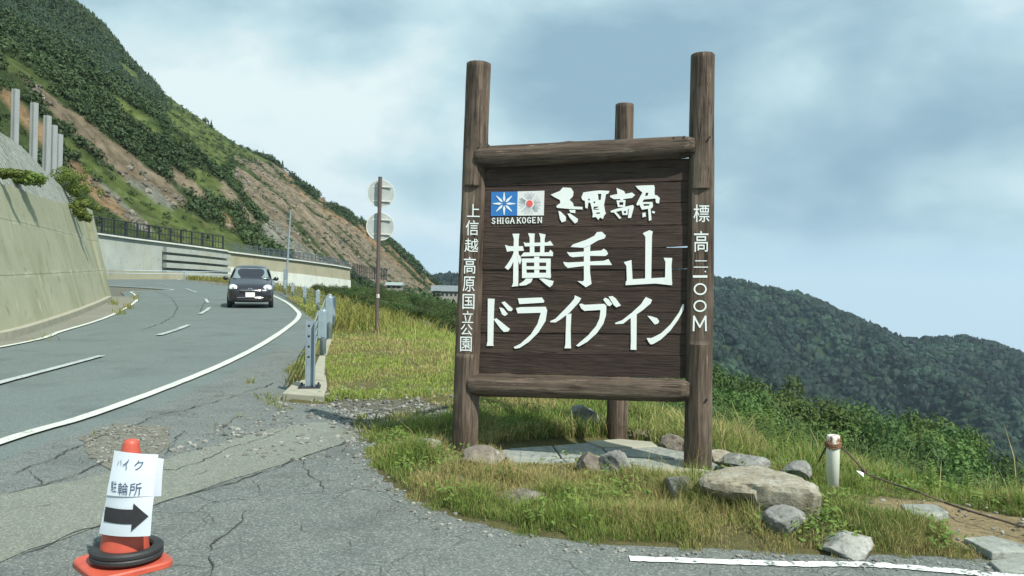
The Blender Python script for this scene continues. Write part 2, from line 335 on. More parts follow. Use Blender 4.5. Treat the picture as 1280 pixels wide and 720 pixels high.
# outline of the grassed verge, traced on the ground
GPIX = [(352, 366), (368, 381), (392, 402), (386, 425), (368, 452), (356, 478), (352, 505), (405, 508), (430, 520), (447, 545), (456, 562), (453, 580), (470, 604), (515, 632), (565, 655), (650, 674), (760, 689), (860, 693), (960, 697), (1040, 702), (1130, 704), (1190, 707), (1280, 712)]
GRASS = [(-30, 78), (-15.5, 52)] + [g2(*p) for p in GPIX] + [(6.5, 3.7), (14, 1.5), (40, -9), (140, -70), (3000, -60), (3000, 3000), (-160, 3000), (-160, 200), (-75, 150), (-50, 108)]
GRAVEL = [g2(*p) for p in [(405, 500), (440, 508), (520, 508), (560, 520), (545, 545), (500, 556), (462, 562), (440, 540)]]
DIRT = [g2(*p) for p in [(1070, 650), (1105, 622), (1200, 628), (1300, 650), (1500, 690), (1500, 740), (1250, 705), (1190, 690), (1180, 668), (1130, 655)]]
PAVEH = [g2(*p) for p in [(600, 572), (636, 558), (700, 551), (780, 546), (830, 554), (872, 566), (915, 590), (905, 608), (810, 608), (772, 595), (714, 592), (640, 596), (625, 582)]]
def H(x, y):
    x = np.asarray(x, float); y = np.asarray(y, float); s = crest_s(x, y)
    k = 0.15+0.23*sstep(-0.16, 0.12, x/np.maximum(y, 1.0)); k = np.where(y < 3, 0.34, k)
    drop = k*np.maximum(s-0.0, 0)**1.0; soft = k*0.6*np.log1p(np.exp(np.clip(s/0.6, -20, 20))); z = -np.where(s > 8, drop, soft)
    z = -300*(1-np.exp(z/300)); ing = inpoly(x, y, GRASS); d = dseg(x, y, GRASS[:len(GPIX)+6])
    near = np.clip(1-np.maximum(s, 0)/30, 0, 1)
    rise = np.minimum(d/0.30, 1)*0.085 + (fbm(x*1.3, y*1.3, 4, 3)-0.5)*0.12*np.minimum(d/0.8, 1)
    gv = inpoly(x, y, GRAVEL); dg = dseg(x, y, GRAVEL, True); gm = np.where(gv, np.clip(dg/0.25, 0, 1), 0)
    rise = rise*(1-gm)+gm*(0.015+(fbm(x*5, y*5, 3, 9)-0.5)*0.03)
    dt = inpoly(x, y, DIRT); dd = dseg(x, y, DIRT, True); dm = np.where(dt, np.clip(dd/0.3, 0, 1), 0); rise = rise*(1-0.7*dm)
    pm = np.where(inpoly(x, y, PAVEH), np.clip(dseg(x, y, PAVEH, True)/0.10, 0, 1), 0); rise = rise*(1-pm)+0.03*pm
    edge = (fbm(x*3.5, y*3.5, 3, 5)-0.5)*0.16
    z = z + np.where(ing, np.where(d < 0.12, rise+edge*0.12-0.004, rise)*near, -0.035)
    far = np.clip((s-8)/40, 0, 1); return z + far*(fbm(x*0.05, y*0.05, 4, 12)-0.5)*5
def H1(x, y): return float(H(np.array([x]), np.array([y]))[0])

def axis(lo, hi, dlo, dhi, step, grow):
    a = list(np.arange(dlo, dhi+step/2, step)); s = step; v = dhi
    while v < hi: s *= grow; v += s; a.append(v)
    s = step; v = dlo
    while v > lo: s *= grow; v -= s; a.insert(0, v)
    return np.array(a)
def grid(name, xs, ys, zf, mat, colf=None, smooth=True, hole=None):
    X, Y = np.meshgrid(xs, ys); x = X.ravel(); y = Y.ravel(); z = zf(x, y); nx, ny = len(xs), len(ys)
    i = np.arange((nx-1)*(ny-1)); r = i//(nx-1); c = i % (nx-1); a = r*nx+c; Fc = np.stack([a, a+1, a+nx+1, a+nx], 1)
    return mesh_np(name, np.stack([x, y, z], 1), Fc, mat, None, colf(x, y, z) if colf else None, smooth)
m_ground = NT('verge_soil'); _c = m_ground.attr(); _n = m_ground.noise(18, 7, 0.75); _n2 = m_ground.noise(110, 4, 0.7)
_c2 = m_ground.mix(m_ground.ramp(_n, [(0.42, 0.0), (0.62, 0.55)]), _c, (0.06, 0.055, 0.03)); _c2 = m_ground.mix(m_ground.ramp(_n2, [(0.55, 0.0), (0.7, 0.5)]), _c2, (0.30, 0.29, 0.22))
m_ground.set(_c2, 0.95, spec=0.15); m_ground.bump(m_ground.math('ADD', _n, m_ground.math('MULTIPLY', _n2, 0.5)), 0.9, 0.03)
def gcol(x, y, z):
    n = fbm(x*1.2, y*1.2, 4, 21)[:, None]; c = np.array([0.115, 0.125, 0.040])*(1-n)+np.array([0.15, 0.125, 0.060])*n
    gv = inpoly(x, y, GRAVEL)|(~inpoly(x, y, GRASS)); c = np.where(gv[:, None], np.array([0.15, 0.155, 0.13]), c)
    dt = inpoly(x, y, DIRT)[:, None]; c = np.where(dt, np.array([0.34, 0.27, 0.15]), c)
    s = crest_s(x, y); f = np.clip((s-3)/12, 0, 1)[:, None]; return c*(1-f)+np.array([0.03, 0.05, 0.02])*f
ter = grid('ground', axis(-700, 1500, -6, 6, 0.10, 1.09), axis(-400, 1000, 3.6, 16, 0.10, 1.06), H, m_ground.m, gcol)
tag(ter, kind='structure')

def sheet(name, poly, z, mat, parent=None, kind='structure', n_sub=0):
    tris = tessellate_polygon([[Vector((x, y, 0)) for x, y in poly]]); 
    o = mesh_np(name, [(x, y, z) for x, y in poly], [list(t) for t in tris], mat, parent)
    bm = bmesh.new(); bm.from_mesh(o.data); bmesh.ops.recalc_face_normals(bm, faces=bm.faces[:])
    if bm.faces and sum(f.normal.z for f in bm.faces) < 0: bmesh.ops.reverse_faces(bm, faces=bm.faces[:])
    bm.to_mesh(o.data); bm.free()
    if kind and parent is None: tag(o, kind=kind)
    return o
def ribbon(name, line, w, z, mat, parent=None, jitter=0.0, w2=None):
    V = []; n = len(line)
    for i, (x, y) in enumerate(line):
        a = Vector(line[max(i-1, 0)]); b = Vector(line[min(i+1, n-1)]); t = (b-a).normalized(); q = Vector((-t.y, t.x)); ww = w/2*(1+random.uniform(-jitter, jitter))
        p = Vector((x, y)); l = p+q*ww; ww = w/2*(1+random.uniform(-jitter, jitter)); r = p-q*ww; V += [(l.x, l.y, z), (r.x, r.y, z)]
    o = mesh_np(name, V, [[2*i+1, 2*i+3, 2*i+2, 2*i] for i in range(n-1)], mat, parent); return o
# road: traced edges laid on the ground plane
R_EDGE = smooth_line([(-4.6, -30), (-4.35, -8), (-4.3, 2)] + [g2(*p) for p in [(0, 555), (100, 525), (200, 489), (280, 456), (330, 430), (362, 408), (373, 397), (371, 389), (352, 375), (322, 363), (285, 356), (230, 350.5), (165, 347)]] + [(-90, 108)], 8)
L_EDGE = smooth_line([(-8.6, -30), (-8.4, -8), (-8.5, 4)] + [g2(*p) for p in [(0, 435), (80, 414), (130, 398.5), (160, 384), (171, 374), (163, 365.5), (138, 357.5)]] + [(-95, 92)], 8)
def offset(line, d):
    out = []; n = len(line)
    for i in range(n):
        a = Vector(line[max(i-1, 0)]); b = Vector(line[min(i+1, n-1)]); t = (b-a).normalized(); out.append((line[i][0]-t.y*d, line[i][1]+t.x*d))
    return out
ro = offset(R_EDGE, -0.95); lo = offset(L_EDGE, 0.5)
road = sheet('road', ro+lo[::-1], 0.0, m_road)
lot_edge = [(x+0.0, y) for x, y in offset(R_EDGE, -0.40) if y < 16]
sheet('car_park', [(14, -30), (14, .9), (6.3, 3.75)]+[(g2(*q)[0]+(.25 if q[0] < 470 else 0), g2(*q)[1]+.22) for q in GPIX[:7:-1]]+[(-1.7, 11.2), (-3.0, 13.5)]+lot_edge[::-1], 0.012, m_lot)
_patch = [g2(*p) for p in [(-200, 690), (0, 622), (90, 604), (190, 582), (300, 548), (380, 530), (410, 530), (436, 541), (452, 548), (400, 566), (330, 590), (260, 612), (160, 645), (40, 692), (-60, 735), (-200, 790)]]
def rough(poly, amp, step=0.12, seed=0):
    out = []
    for i in range(len(poly)):
        a = Vector(poly[i]); b = Vector(poly[(i+1) % len(poly)]); n = max(1, int((b-a).length/step))
        for k in range(n): p = a.lerp(b, k/n); out.append((p.x+(float(fbm(p.x*4, p.y*4, 3, 40+seed))-0.5)*amp, p.y+(float(fbm(p.x*4, p.y*4, 3, 50+seed))-0.5)*amp))
    return out
sheet('asphalt_patch', rough(_patch, 0.09), 0.0165, m_pale)
# shoulder strip on the inner side of the bend, below the wall
m_shoulder = asphalt('dusty_shoulder', (0.17, 0.175, 0.145), (0.23, 0.225, 0.17), (0.3, 0.3, 0.24), False, 0.7)
sheet('road_shoulder', offset(L_EDGE, 0.08)[16:60]+offset(L_EDGE, 3.2)[16:60][::-1], 0.006, m_shoulder)
eo = ribbon('edge_line', [p for p in R_EDGE], 0.14, 0.022, m_line, road, 0.08)
eo = ribbon('edge_line', [p for p in L_EDGE if p[1] > -10], 0.11, 0.022, m_line, road, 0.15)
for seg in ([(-90, 505), (0, 480), (60, 464), (127, 446)], [(198, 420), (218, 414), (236, 407)], [(250, 393), (258, 388.5), (262, 385)], [(260, 379), (257, 374)], [(246, 366), (232, 361)], [(214, 357), (198, 354.5)]):
    ribbon('centre_line', smooth_line([g2(*p) for p in seg], 5), 0.13, 0.0245, m_dash, road, 0.12)
# bay line of the car park
bl = smooth_line([g2(*p) for p in [(787, 702), (900, 706), (1000, 709), (1090, 710), (1180, 717), (1260, 724), (1500, 745)]], 14)
tag(ribbon('bay_line', bl, 0.075, 0.019, m_lotline, None, 0.16), kind='structure')

# cracks: narrow dark crevices following traced lines, with fine branches
m_crack = plain('crack_soil', (0.030, 0.034, 0.031), (0.055, 0.058, 0.05), 30, 0.95)
def crack(pts, w, seed, z=0.0195, amp=0.05):
    line = []
    pts = [Vector(g2(*p)) for p in pts]
    for a, b in zip(pts, pts[1:]):
        n = max(2, int((b-a).length/0.035)); 
        for k in range(n): p = a.lerp(b, k/n); line.append((p.x+(float(fbm(p.x*7, p.y*7, 3, seed))-.5)*amp*2.2, p.y+(float(fbm(p.x*7, p.y*7, 3, seed+9))-.5)*amp*2.2))
    V = []; Fc = []; n = len(line)
    for i, (x, y) in enumerate(line):
        a = Vector(line[max(i-1, 0)]); b = Vector(line[min(i+1, n-1)]); t = (b-a).normalized(); q = Vector((-t.y, t.x))
        ww = w/2*(0.15+1.5*float(vn(x*9, y*9, seed+3))**1.5)*min(1, (i+1)/6, (n-i)/6); V += [(x+q.x*ww, y+q.y*ww, z), (x-q.x*ww, y-q.y*ww, z)]
        if i < n-1: Fc.append([2*i+1, 2*i+3, 2*i+2, 2*i])
    return V, Fc
CR = [([(448, 548), (400, 566), (335, 590), (262, 615), (200, 632), (100, 668), (0, 708)], .022), ([(372, 575), (385, 590), (398, 605), (408, 622)], .014), ([(318, 602), (326, 618), (330, 624)], .012), ([(262, 694), (268, 682), (290, 668), (303, 652), (310, 640)], .018), ([(262, 694), (264, 720), (258, 750)], .016),
      ([(426, 562), (436, 570), (444, 578)], .016), ([(0, 622), (60, 608), (110, 590), (150, 570)], .014), ([(30, 590), (45, 605), (60, 612)], .012), ([(140, 600), (175, 588), (220, 590), (250, 580), (300, 556)], .016), ([(0, 640), (40, 640), (90, 628)], .01),
      ([(375, 652), (382, 665), (400, 672)], .01), ([(430, 700), (442, 680), (450, 665)], .008), ([(230, 540), (215, 560), (205, 575)], .012), ([(255, 550), (280, 535), (300, 520)], .012), ([(300, 560), (340, 546), (370, 532)], .014), ([(200, 520), (240, 512), (290, 498), (350, 478)], .022), ([(20, 595), (100, 560), (200, 520)], .018),
      ([(330, 600), (350, 596), (372, 604)], .008), ([(240, 600), (260, 590), (290, 596)], .008), ([(560, 690), (585, 678), (600, 684)], .01), ([(480, 710), (520, 690), (560, 690)], .008)]
RC = [([(176, 413), (200, 405), (216, 396), (222, 384), (214, 372), (190, 362)], .03), ([(262, 372), (254, 381), (250, 392)], .03)]
V = []; Fc = []
for i, (p, w) in enumerate(CR+RC):
    v, f = crack(p, w*0.78, 60+i*3, 0.0195+i*0.0002 if i < len(CR) else .005+i*.0001); o = len(V); V += v; Fc += [[a+o for a in q] for q in f]
tag(mesh_np('asphalt_cracks', V, Fc, m_crack), kind='stuff')

# loose stones: low polyhedra scattered along the ragged asphalt edges
def ico(sub=1):
    bm = bmesh.new(); bmesh.ops.create_icosphere(bm, subdivisions=sub, radius=1); V = np.array([v.co[:] for v in bm.verts]); Fc = np.array([[v.index for v in f.verts] for f in bm.faces]); bm.free(); return V, Fc
def scatter(name, pts, sizes, V0, F0, cols, mat, flat=0.6, jit=0.25, parent=None, yaw=True, kind='stuff', stretch=1.0):
    n = len(pts); m = len(V0); V = np.repeat(V0[None], n, 0)*(1+RNG.uniform(-jit, jit, (n, m, 1)))
    sc = np.stack([RNG.uniform(.7, 1.3, n), RNG.uniform(.7, 1.3, n), np.full(n, flat)*RNG.uniform(.7, 1.3, n)*stretch], 1)[:, None]*np.asarray(sizes)[:, None, None]; V = V*sc
    a = RNG.uniform(0, 6.28, n); ca = np.cos(a)[:, None]; sa = np.sin(a)[:, None]; x = V[..., 0]*ca-V[..., 1]*sa; y = V[..., 0]*sa+V[..., 1]*ca; V = np.stack([x, y, V[..., 2]], -1)+np.asarray(pts)[:, None]
    Fc = (F0[None]+(np.arange(n)*m)[:, None, None]).reshape(-1, 3); C = np.repeat(np.asarray(cols)[:, None], m, 1).reshape(-1, 3)
    return tag(mesh_np(name, V.reshape(-1, 3), Fc, mat, parent, C), kind=kind)
m_vc = NT('loose_stone'); m_vc.set(m_vc.attr(), 0.9, spec=0.2); m_vc = m_vc.m
I1 = ico(1)
pts = []; sz = []
def drop(x, y, s):
    pts.append((x, y, max(H1(x, y), 0.012)+s*0.25)); sz.append(s)
edge_pts = [g2(*p) for p in GPIX[6:]]
for a, b in zip(edge_pts, edge_pts[1:]):
    L_ = math.dist(a, b)
    for k in range(int(L_*75)):
        t = random.random(); w = random.gauss(0, 0.07); drop(a[0]+(b[0]-a[0])*t+w, a[1]+(b[1]-a[1])*t-abs(random.gauss(0, .07)), random.choice([.005, .007, .010, .016]))
gx = [p[0] for p in GRAVEL]; gy = [p[1] for p in GRAVEL]
k = 0
while k < 1500:
    x = random.uniform(min(gx)-.6, max(gx)+.3); y = random.uniform(min(gy)-.5, max(gy)+.5)
    if inpoly(np.array([x]), np.array([y]), GRAVEL)[0] or random.random() < .2: drop(x, y, random.choice([.008, .012, .018, .028])); k += 1
PIT = [g2(*p) for p in [(105, 548), (140, 533), (210, 535), (212, 556), (195, 572), (205, 590), (190, 600), (150, 596), (110, 575)]]
k = 0; px_ = [p[0] for p in PIT]; py_ = [p[1] for p in PIT]
while k < 500:
    x = random.uniform(min(px_), max(px_)); y = random.uniform(min(py_), max(py_))
    if inpoly(np.array([x]), np.array([y]), PIT)[0]: pts.append((x, y, 0.022)); sz.append(random.choice([.006, .009, .014])); k += 1
for _ in range(1400):
    x = random.uniform(2.2, 6.2); y = random.uniform(3.6, 6.2)
    if inpoly(np.array([x]), np.array([y]), DIRT)[0]: drop(x, y, random.choice([.004, .006, .010, .016]))
for _ in range(900):
    x = random.uniform(-5, 4); y = random.uniform(3, 9); pts.append((x, y, 0.018)); sz.append(random.choice([.003, .004, .006]))
pts = np.array(pts); cc = RNG.uniform(.10, .30, (len(pts), 1))*np.array([1, 1.02, .92])
scatter('loose_gravel', pts, sz, *I1, cc, m_vc)
m_pit = plain('pit_soil', (0.11, 0.11, 0.085), (0.19, 0.19, 0.155), 12, 0.95, 0, 0.8, 60)
sheet('bare_patch', rough(PIT, 0.12, 0.06, 4), 0.0178, m_pit)
# ------------------------------------------------------------------ the timber sign
def rotz_from(u): return math.atan2(u.y, u.x)
_bl = P(583, 481, 6.61); _br = P(872, 488, 6.20); U = Vector((_br.x-_bl.x, _br.y-_bl.y, 0)).normalized(); NRM = Vector((U.y, -U.x, 0))
base_l = P(581, 560, 6.61)
sign = empty('timber_sign', (base_l.x, base_l.y, 0.0), rotz_from(U))
tag(sign, 'tall dark brown timber sign of log posts and planks with large white Japanese lettering', 'sign')
S_INV = (Matrix.Translation(sign.location) @ Matrix.Rotation(sign.rotation_euler.z, 4, 'Z')).inverted()
def SL(v): return S_INV @ Vector(v)
def frame_from(w, u=Vector((1, 0, 0))):
    w = w.normalized(); u = (u-w*u.dot(w)).normalized(); v = w.cross(u); return Matrix((u, v, w)).transposed()
def make_log(name, a, b, ra, rb, mat, parent, seed, facet=None, seg=36, along='Z', taper_ends=0.0, u=Vector((1, 0, 0))):
    """a log from a to b in the parent's frame; facet=(z0, z1, depth) planes a flat face on its front"""
    a = Vector(a); b = Vector(b); L_ = (b-a).length; n = max(12, int(L_/0.035)); R = frame_from(b-a, u); V = []; ends = [0.0, 0.012]
    zs = [0]+[L_*i/n for i in range(1, n)]+[L_]
    if facet: zs = sorted(set(zs+[facet[0]-.001, facet[0], facet[1], facet[1]+.001]))
    knots = [(random.Random(seed*31+k).uniform(.1, .95)*L_, random.Random(seed*37+k).uniform(0, 6.28)) for k in range(6)]
    rings = []
    for z in zs:
        t = z/L_; r0 = ra+(rb-ra)*t; ring = []
        if taper_ends: 
            e = min(z, L_-z); r0 *= 1-taper_ends*math.exp(-(e/0.05)**2)
        for k in range(seg):
            th = 2*math.pi*k/seg; q = mnoise.fractal(Vector((math.cos(th)*1.2+seed*3, math.sin(th)*1.2, z*0.9)), 1, 2, 3); q2 = mnoise.fractal(Vector((math.cos(th)*7+seed, math.sin(th)*7, z*1.5)), 1, 2, 2)
            r = r0*(1+0.05*q)+0.0022*q2
            for kz, kt in knots:
                dz = (z-kz)/0.045; da = (math.atan2(math.sin(th-kt), math.cos(th-kt)))/0.30; r += 0.010*math.exp(-dz*dz-da*da)
            x = r*math.cos(th); y = r*math.sin(th)
            if facet and facet[0] <= z <= facet[1]:
                lim = -facet[2]
                if y < lim: y = lim+0.0015*q2
                # scalloped shoulder where the planed face ends
            ring.append((x, y, z))
        rings.append(ring)
    bm = bmesh.new(); vr = [[bm.verts.new(p) for p in ring] for ring in rings]
    for A, B in zip(vr, vr[1:]):
        for k in range(seg): bm.faces.new((A[k], A[(k+1) % seg], B[(k+1) % seg], B[k]))
    for ring, s in ((vr[0], -1), (vr[-1], 1)):
        c = Vector((sum(v.co.x for v in ring)/seg, sum(v.co.y for v in ring)/seg, ring[0].co.z+s*0.004)); cv = bm.verts.new(c)
        mid = [bm.verts.new(v.co.lerp(c, 0.08)+Vector((0, 0, s*0.006))) for v in ring]
        for k in range(seg): bm.faces.new((ring[k], ring[(k+1) % seg], mid[(k+1) % seg], mid[k])); bm.faces.new((mid[k], mid[(k+1) % seg], cv))
    o = bm_obj(name, bm, mat, parent, smooth=True); M = R.to_4x4(); M.translation = a; o.matrix_local = M
    return o
def post_line(bx_, by_, tx, ty, d): return P(bx_, by_, d), P(tx, ty, d-0.02*(P(tx, ty, d)-P(bx_, by_, d)).length)
lb, lt = post_line(580, 580, 598.5, 80, 6.61); rb_, rt_ = post_line(872, 600, 878.5, 69, 6.20); bb, bt = post_line(770.5, 556, 781, 131, 7.6)
def zat(a, b, px, py):  # distance along a post that shows at the photo row py
    best = min(range(400), key=lambda i: abs(proj(a.lerp(b, i/399))[1]-py)); return (b-a).length*best/399
post_l = make_log('post', SL(lb), SL(lt), .110, .099, m_log, sign, 1, (zat(lb, lt, 0, 442), zat(lb, lt, 0, 234), .076))
post_r = make_log('post', SL(rb_), SL(rt_), .107, .091, m_log, sign, 2, (zat(rb_, rt_, 0, 429), zat(rb_, rt_, 0, 237), .072))
post_b = make_log('post', SL(bb), SL(bt), .102, .086, m_log, sign, 3)
ZU = Vector((0, 0, 1))
def beam(pxa, pya, pxb, pyb, r, seed, fwd):
    a = SL(PL(pxa, pya, base_l+NRM*fwd, NRM)); b = SL(PL(pxb, pyb, base_l+NRM*fwd, NRM)); return make_log('beam', a, b, r, r*0.97, m_log, sign, seed, None, 32, taper_ends=.16)
beam(597, 196.5, 868, 183.5, .088, 5, .045); beam(588, 481, 861, 488.5, .092, 6, .045)
for a, b, z in ((lb, bb, 1.15), (rb_, bb, 1.15), (lb, bb, 2.2), (rb_, bb, 2.2)):
    pa = SL(a); pb = SL(b); pa = pa+(SL(lt)-SL(lb))*(z-pa.z)/3.2 if a is lb else pa+(SL(rt_)-SL(rb_))*(z-pa.z)/3.2; pb = pb+(SL(bt)-SL(bb))*(z-pb.z)/3.0
    make_log('brace', pa, pb, .05, .045, m_log, sign, int(z*10)+(3 if a is lb else 5), None, 16)
PF = base_l + NRM*0.022      # front face of the planks
TL = [207.5, 233.3, 259, 284.8, 311, 337, 363, 389, 415.5, 442, 467]; TR = [197.5, 226, 253, 281.2, 309, 336.5, 364, 391, 417.5, 444.5, 473]
XL, XR = 597.0, 864.0
for i in range(10):
    c = [SL(PL(XL, TL[i], PF, NRM)), SL(PL(XR, TR[i], PF, NRM)), SL(PL(XR-3, TR[i+1], PF, NRM)), SL(PL(XL-3, TL[i+1], PF, NRM))]
    g = 0.0022; c[0].z -= g; c[1].z -= g; c[2].z += g*0.6; c[3].z += g*0.6
    slit = i in (3, 4)
    pr = random.uniform(-0.004, 0.004); org = (c[0]+c[2])/2; bm = bmesh.new(); N_ = 14
    fr = []; bk = []
    for r_ in range(4):
        for k in range(N_+1):
            t = k/N_; top = c[0].lerp(c[1], t); bot = c[3].lerp(c[2], t); bot = bot+Vector((0, 0, .009*max(0, (t-.90)/.1))) if slit else bot; p = top.lerp(bot, r_/3); wob = 0.0012*mnoise.noise(Vector((k*0.9, r_, i*7)))
            fr.append(bm.verts.new(Vector((p.x, p.y+pr+wob, p.z))-org)); bk.append(bm.verts.new(Vector((p.x, p.y+0.035, p.z))-org))
    for r_ in range(3):
        for k in range(N_):
            a = r_*(N_+1)+k; q = (a, a+1, a+N_+2, a+N_+1); bm.faces.new([fr[j] for j in q]); bm.faces.new([bk[j] for j in q[::-1]])
    rim = [k for k in range(N_+1)]+[(r_*(N_+1)+N_) for r_ in (1, 2, 3)]+[3*(N_+1)+k for k in range(N_-1, -1, -1)]+[r_*(N_+1) for r_ in (2, 1)]
    for a, b in zip(rim, rim[1:]+rim[:1]): bm.faces.new((fr[a], bk[a], bk[b], fr[b]))
    o = bm_obj('plank', bm, m_plank, sign, bevel=0.0); o.location = org
    if i < 9:
        te = .90 if slit else 1.0; a_ = c[3]; b_ = c[3].lerp(c[2], te); bm = bmesh.new(); bx(bm, (a_+b_)/2+Vector((0, .036+.006, 0)), ((b_-a_).length, .012, .05), Matrix.Rotation(-math.atan2((b_-a_).z, (b_-a_).x), 3, 'Y')); bm_obj('joint_light_stop', bm, m_plank, sign)  # strip added behind each joint to keep sky light out of the seam
# lettering -------------------------------------------------------------
def paintmat(name, c, chip=0.66):
    m = NT(name); n = m.noise(26, 6, 0.7, m.vec((0.5, 1, 1))); m.set(m.mix(m.ramp(n, [(0.3, 0.0), (0.9, 0.25)]), c, tuple(x*0.8 for x in c)), 0.55, spec=0.4); m.bump(n, 0.25, 0.004); return m.m
m_postgrey = plain('grey_zinc', (0.30, 0.33, 0.33), (0.40, 0.42, 0.41), 4, .55, .2, .15, 20, (1, 1, .3)); m_white = paintmat('white_lettering', (0.80, 0.86, 0.83)); m_blue = paintmat('blue_paint', (0.035, 0.19, 0.50)); m_wpanel = paintmat('white_panel', (0.74, 0.77, 0.75)); m_red = paintmat('red_paint', (0.75, 0.13, 0.11)); m_greyp = paintmat('grey_paint', (0.33, 0.35, 0.38))
_k = [0]
def glyph(name, strokes, ox, oy, sc, mat=None, parent=sign, plane=None, front=0.0045, holes=None):
    """strokes: outlines in a traced close-up; ox, oy, sc bring them onto the board's front face"""
    p0, nn = plane or (PF, NRM); bm = bmesh.new()
    for s in strokes:
        loops = s if isinstance(s[0][0], (list, tuple)) else [s]; _k[0] = (_k[0]+1) % 9; zz = front+0.0004*_k[0]
        def M(x, y, z): return SL(PL(x, y, p0, nn)+nn*z)
        prism(bm, [[(ox+x/sc, oy+y/sc) for x, y in lp] for lp in loops], -0.001, zz, M)
    return bm_obj(name, bm, mat or m_white, parent)
K3 = (620, 280, 8.0); K4 = (720, 280, 8.0); K5 = (600, 360, 8.471); K6 = (720, 360, 8.471); K2 = (680, 220, 8.0); K1 = (600, 225, 10.283)
glyph('lettering', [[(165,97),(235,97),(228,150),(222,605),(225,620),(158,627),(172,590),(178,200),(180,150)], [(92,208),(130,222),(270,222),(280,268),(150,270),(112,278)], [(182,275),(210,300),(150,430),(122,460),(88,435),(120,395),(160,330)],
 [(215,285),(250,335),(258,365),(240,405),(225,370),(212,310)], [(322,92),(390,97),(385,130),(385,295),(340,295),(338,140)], [(432,92),(497,105),(488,150),(484,295),(442,295),(446,140)], [(278,182),(300,190),(510,184),(545,168),(575,215),(290,225)],
 [(245,325),(280,285),(530,283),(545,258),(572,285),(570,322),(400,320)], [(382,315),(435,315),(432,525),(385,525)], [(262,345),(548,345),(548,385),(262,385)], [(262,380),(305,380),(305,540),(262,542)], [(503,380),(548,380),(545,545),(503,540)],
 [(300,422),(505,422),(505,455),(300,455)], [(262,488),(548,488),(550,535),(262,540)], [(300,545),(370,545),(350,585),(300,612),(240,618),(232,600),(280,570)], [(432,545),(480,545),(578,572),(565,610),(540,633),(500,605)]], *K3)
glyph('lettering', [[(748,230),(770,205),(900,160),(985,118),(1010,82),(1060,78),(1100,118),(1085,145),(1020,165),(945,210),(880,238)], [(708,278),(740,285),(1050,265),(1078,247),(1105,265),(1122,300),(1095,320),(940,318),(765,332),(735,318)],
 [(672,378),(720,385),(1080,368),(1125,350),(1160,410),(940,412),(720,440),(690,415)], [(880,200),(945,200),(942,260),(940,480),(955,600),(900,633),(815,570),(870,573),(880,560)]], *K3)
glyph('lettering', [[(668,92),(735,62),(768,75),(760,120),(752,550),(692,555),(695,130)], [(478,382),(555,360),(566,560),(510,590),(505,420)], [(496,612),(500,570),(560,552),(690,545),(890,535),(962,580),(960,612),(915,608),(800,595),(700,600)], [(877,338),(962,340),(955,420),(960,600),(890,560),(895,380)]], *K4)
glyph('lettering', [[(85,112),(155,115),(150,200),(140,600),(145,612),(72,612),(82,560)], [(146,330),(175,320),(318,435),(300,460),(255,465),(220,430)], [(205,205),(245,215),(295,275),(265,297),(235,280)], [(228,152),(260,142),(348,222),(335,245),(300,242)]], *K5)
glyph('lettering', [[(402,110),(655,100),(682,140),(675,155),(418,170)], [(382,212),(430,203),(695,198),(712,240),(695,350),(620,470),(520,570),(420,635),(370,642),(358,625),(430,590),(540,490),(610,380),(645,262),(400,268)]], *K5)
glyph('lettering', [[(745,350),(800,325),(890,235),(970,150),(1000,110),(1005,78),(1072,110),(1050,150),(950,260),(850,335),(800,365),(745,362)], [(915,280),(968,270),(960,450),(962,600),(965,638),(895,638),(905,600),(910,450)]], *K5)
glyph('lettering', [[(35,170),(60,165),(90,178),(300,168),(322,190),(318,290),(290,380),(220,480),(120,570),(30,620),(2,610),(30,585),(130,500),(215,400),(250,320),(260,232),(90,242),(55,215)], [(288,122),(310,102),(345,118),(385,170),(360,192),(335,185)], [(345,90),(385,85),(420,110),(475,185),(430,205),(400,180)]], *K6)
glyph('lettering', [[(413,370),(490,340),(590,262),(690,170),(725,115),(740,95),(806,125),(790,165),(700,240),(640,280),(560,330),(500,378),(420,382)], [(580,300),(643,280),(640,640),(640,655),(578,652),(582,560)]], *K6)
glyph('lettering', [[(755,293),(800,300),(860,320),(882,355),(865,378),(832,385),(800,345)], [(748,530),(800,530),(900,480),(1000,385),(1090,260),(1130,170),(1143,175),(1140,230),(1080,340),(1000,450),(900,545),(820,592),(790,597),(768,570)]], *K6)
glyph('lettering', [[(68,188),(160,150),(190,115),(270,120),(295,160),(290,205),(255,240),(290,270),(297,305),(385,310),(385,335),(260,330),(130,318),(125,300),(165,270),(160,240),(110,215)], [(145,350),(165,355),(220,410),(218,450),(180,465),(160,430)], [(235,378),(262,375),(340,430),(335,460),(310,475),(260,420)], [(252,340),(315,340),(312,372),(265,365)]], *K2)
glyph('lettering', [[[(375,215),(395,165),(430,160),(500,150),(560,145),(655,150),(645,175),(620,185),(610,240),(600,290),(610,350),(620,375),(600,400),(590,430),(560,415),(545,440),(520,410),(485,415),(490,380),(480,330),(465,270),(445,265),(435,325),(415,320),(410,250),(385,240)],
 [(540,178),(575,180),(568,240),(545,240)], [(500,306),(550,306),(535,318),(500,328),(552,330),(548,338),(495,338),(495,322)], [(522,366),(560,364),(560,378),(524,380)], [(440,228),(460,228),(458,246),(444,246)], [(494,256),(514,256),(514,272),(496,272)]]], *K2)
glyph('lettering', [[(725,120),(800,150),(815,180),(880,165),(912,190),(880,220),(800,230),(700,232),(660,210),(665,195),(735,180)], [[(725,245),(815,240),(810,310),(740,310)], [(752,262),(795,262),(792,290),(755,292)]],
 [(665,350),(720,330),(890,290),(900,310),(870,420),(840,420),(850,330),(720,358),(775,420),(755,430),(700,365),(672,365)], [[(775,335),(840,332),(835,390),(785,390)], [(798,350),(822,350),(820,372),(800,373)]], [(762,228),(795,228),(790,248),(765,248)]], *K2)
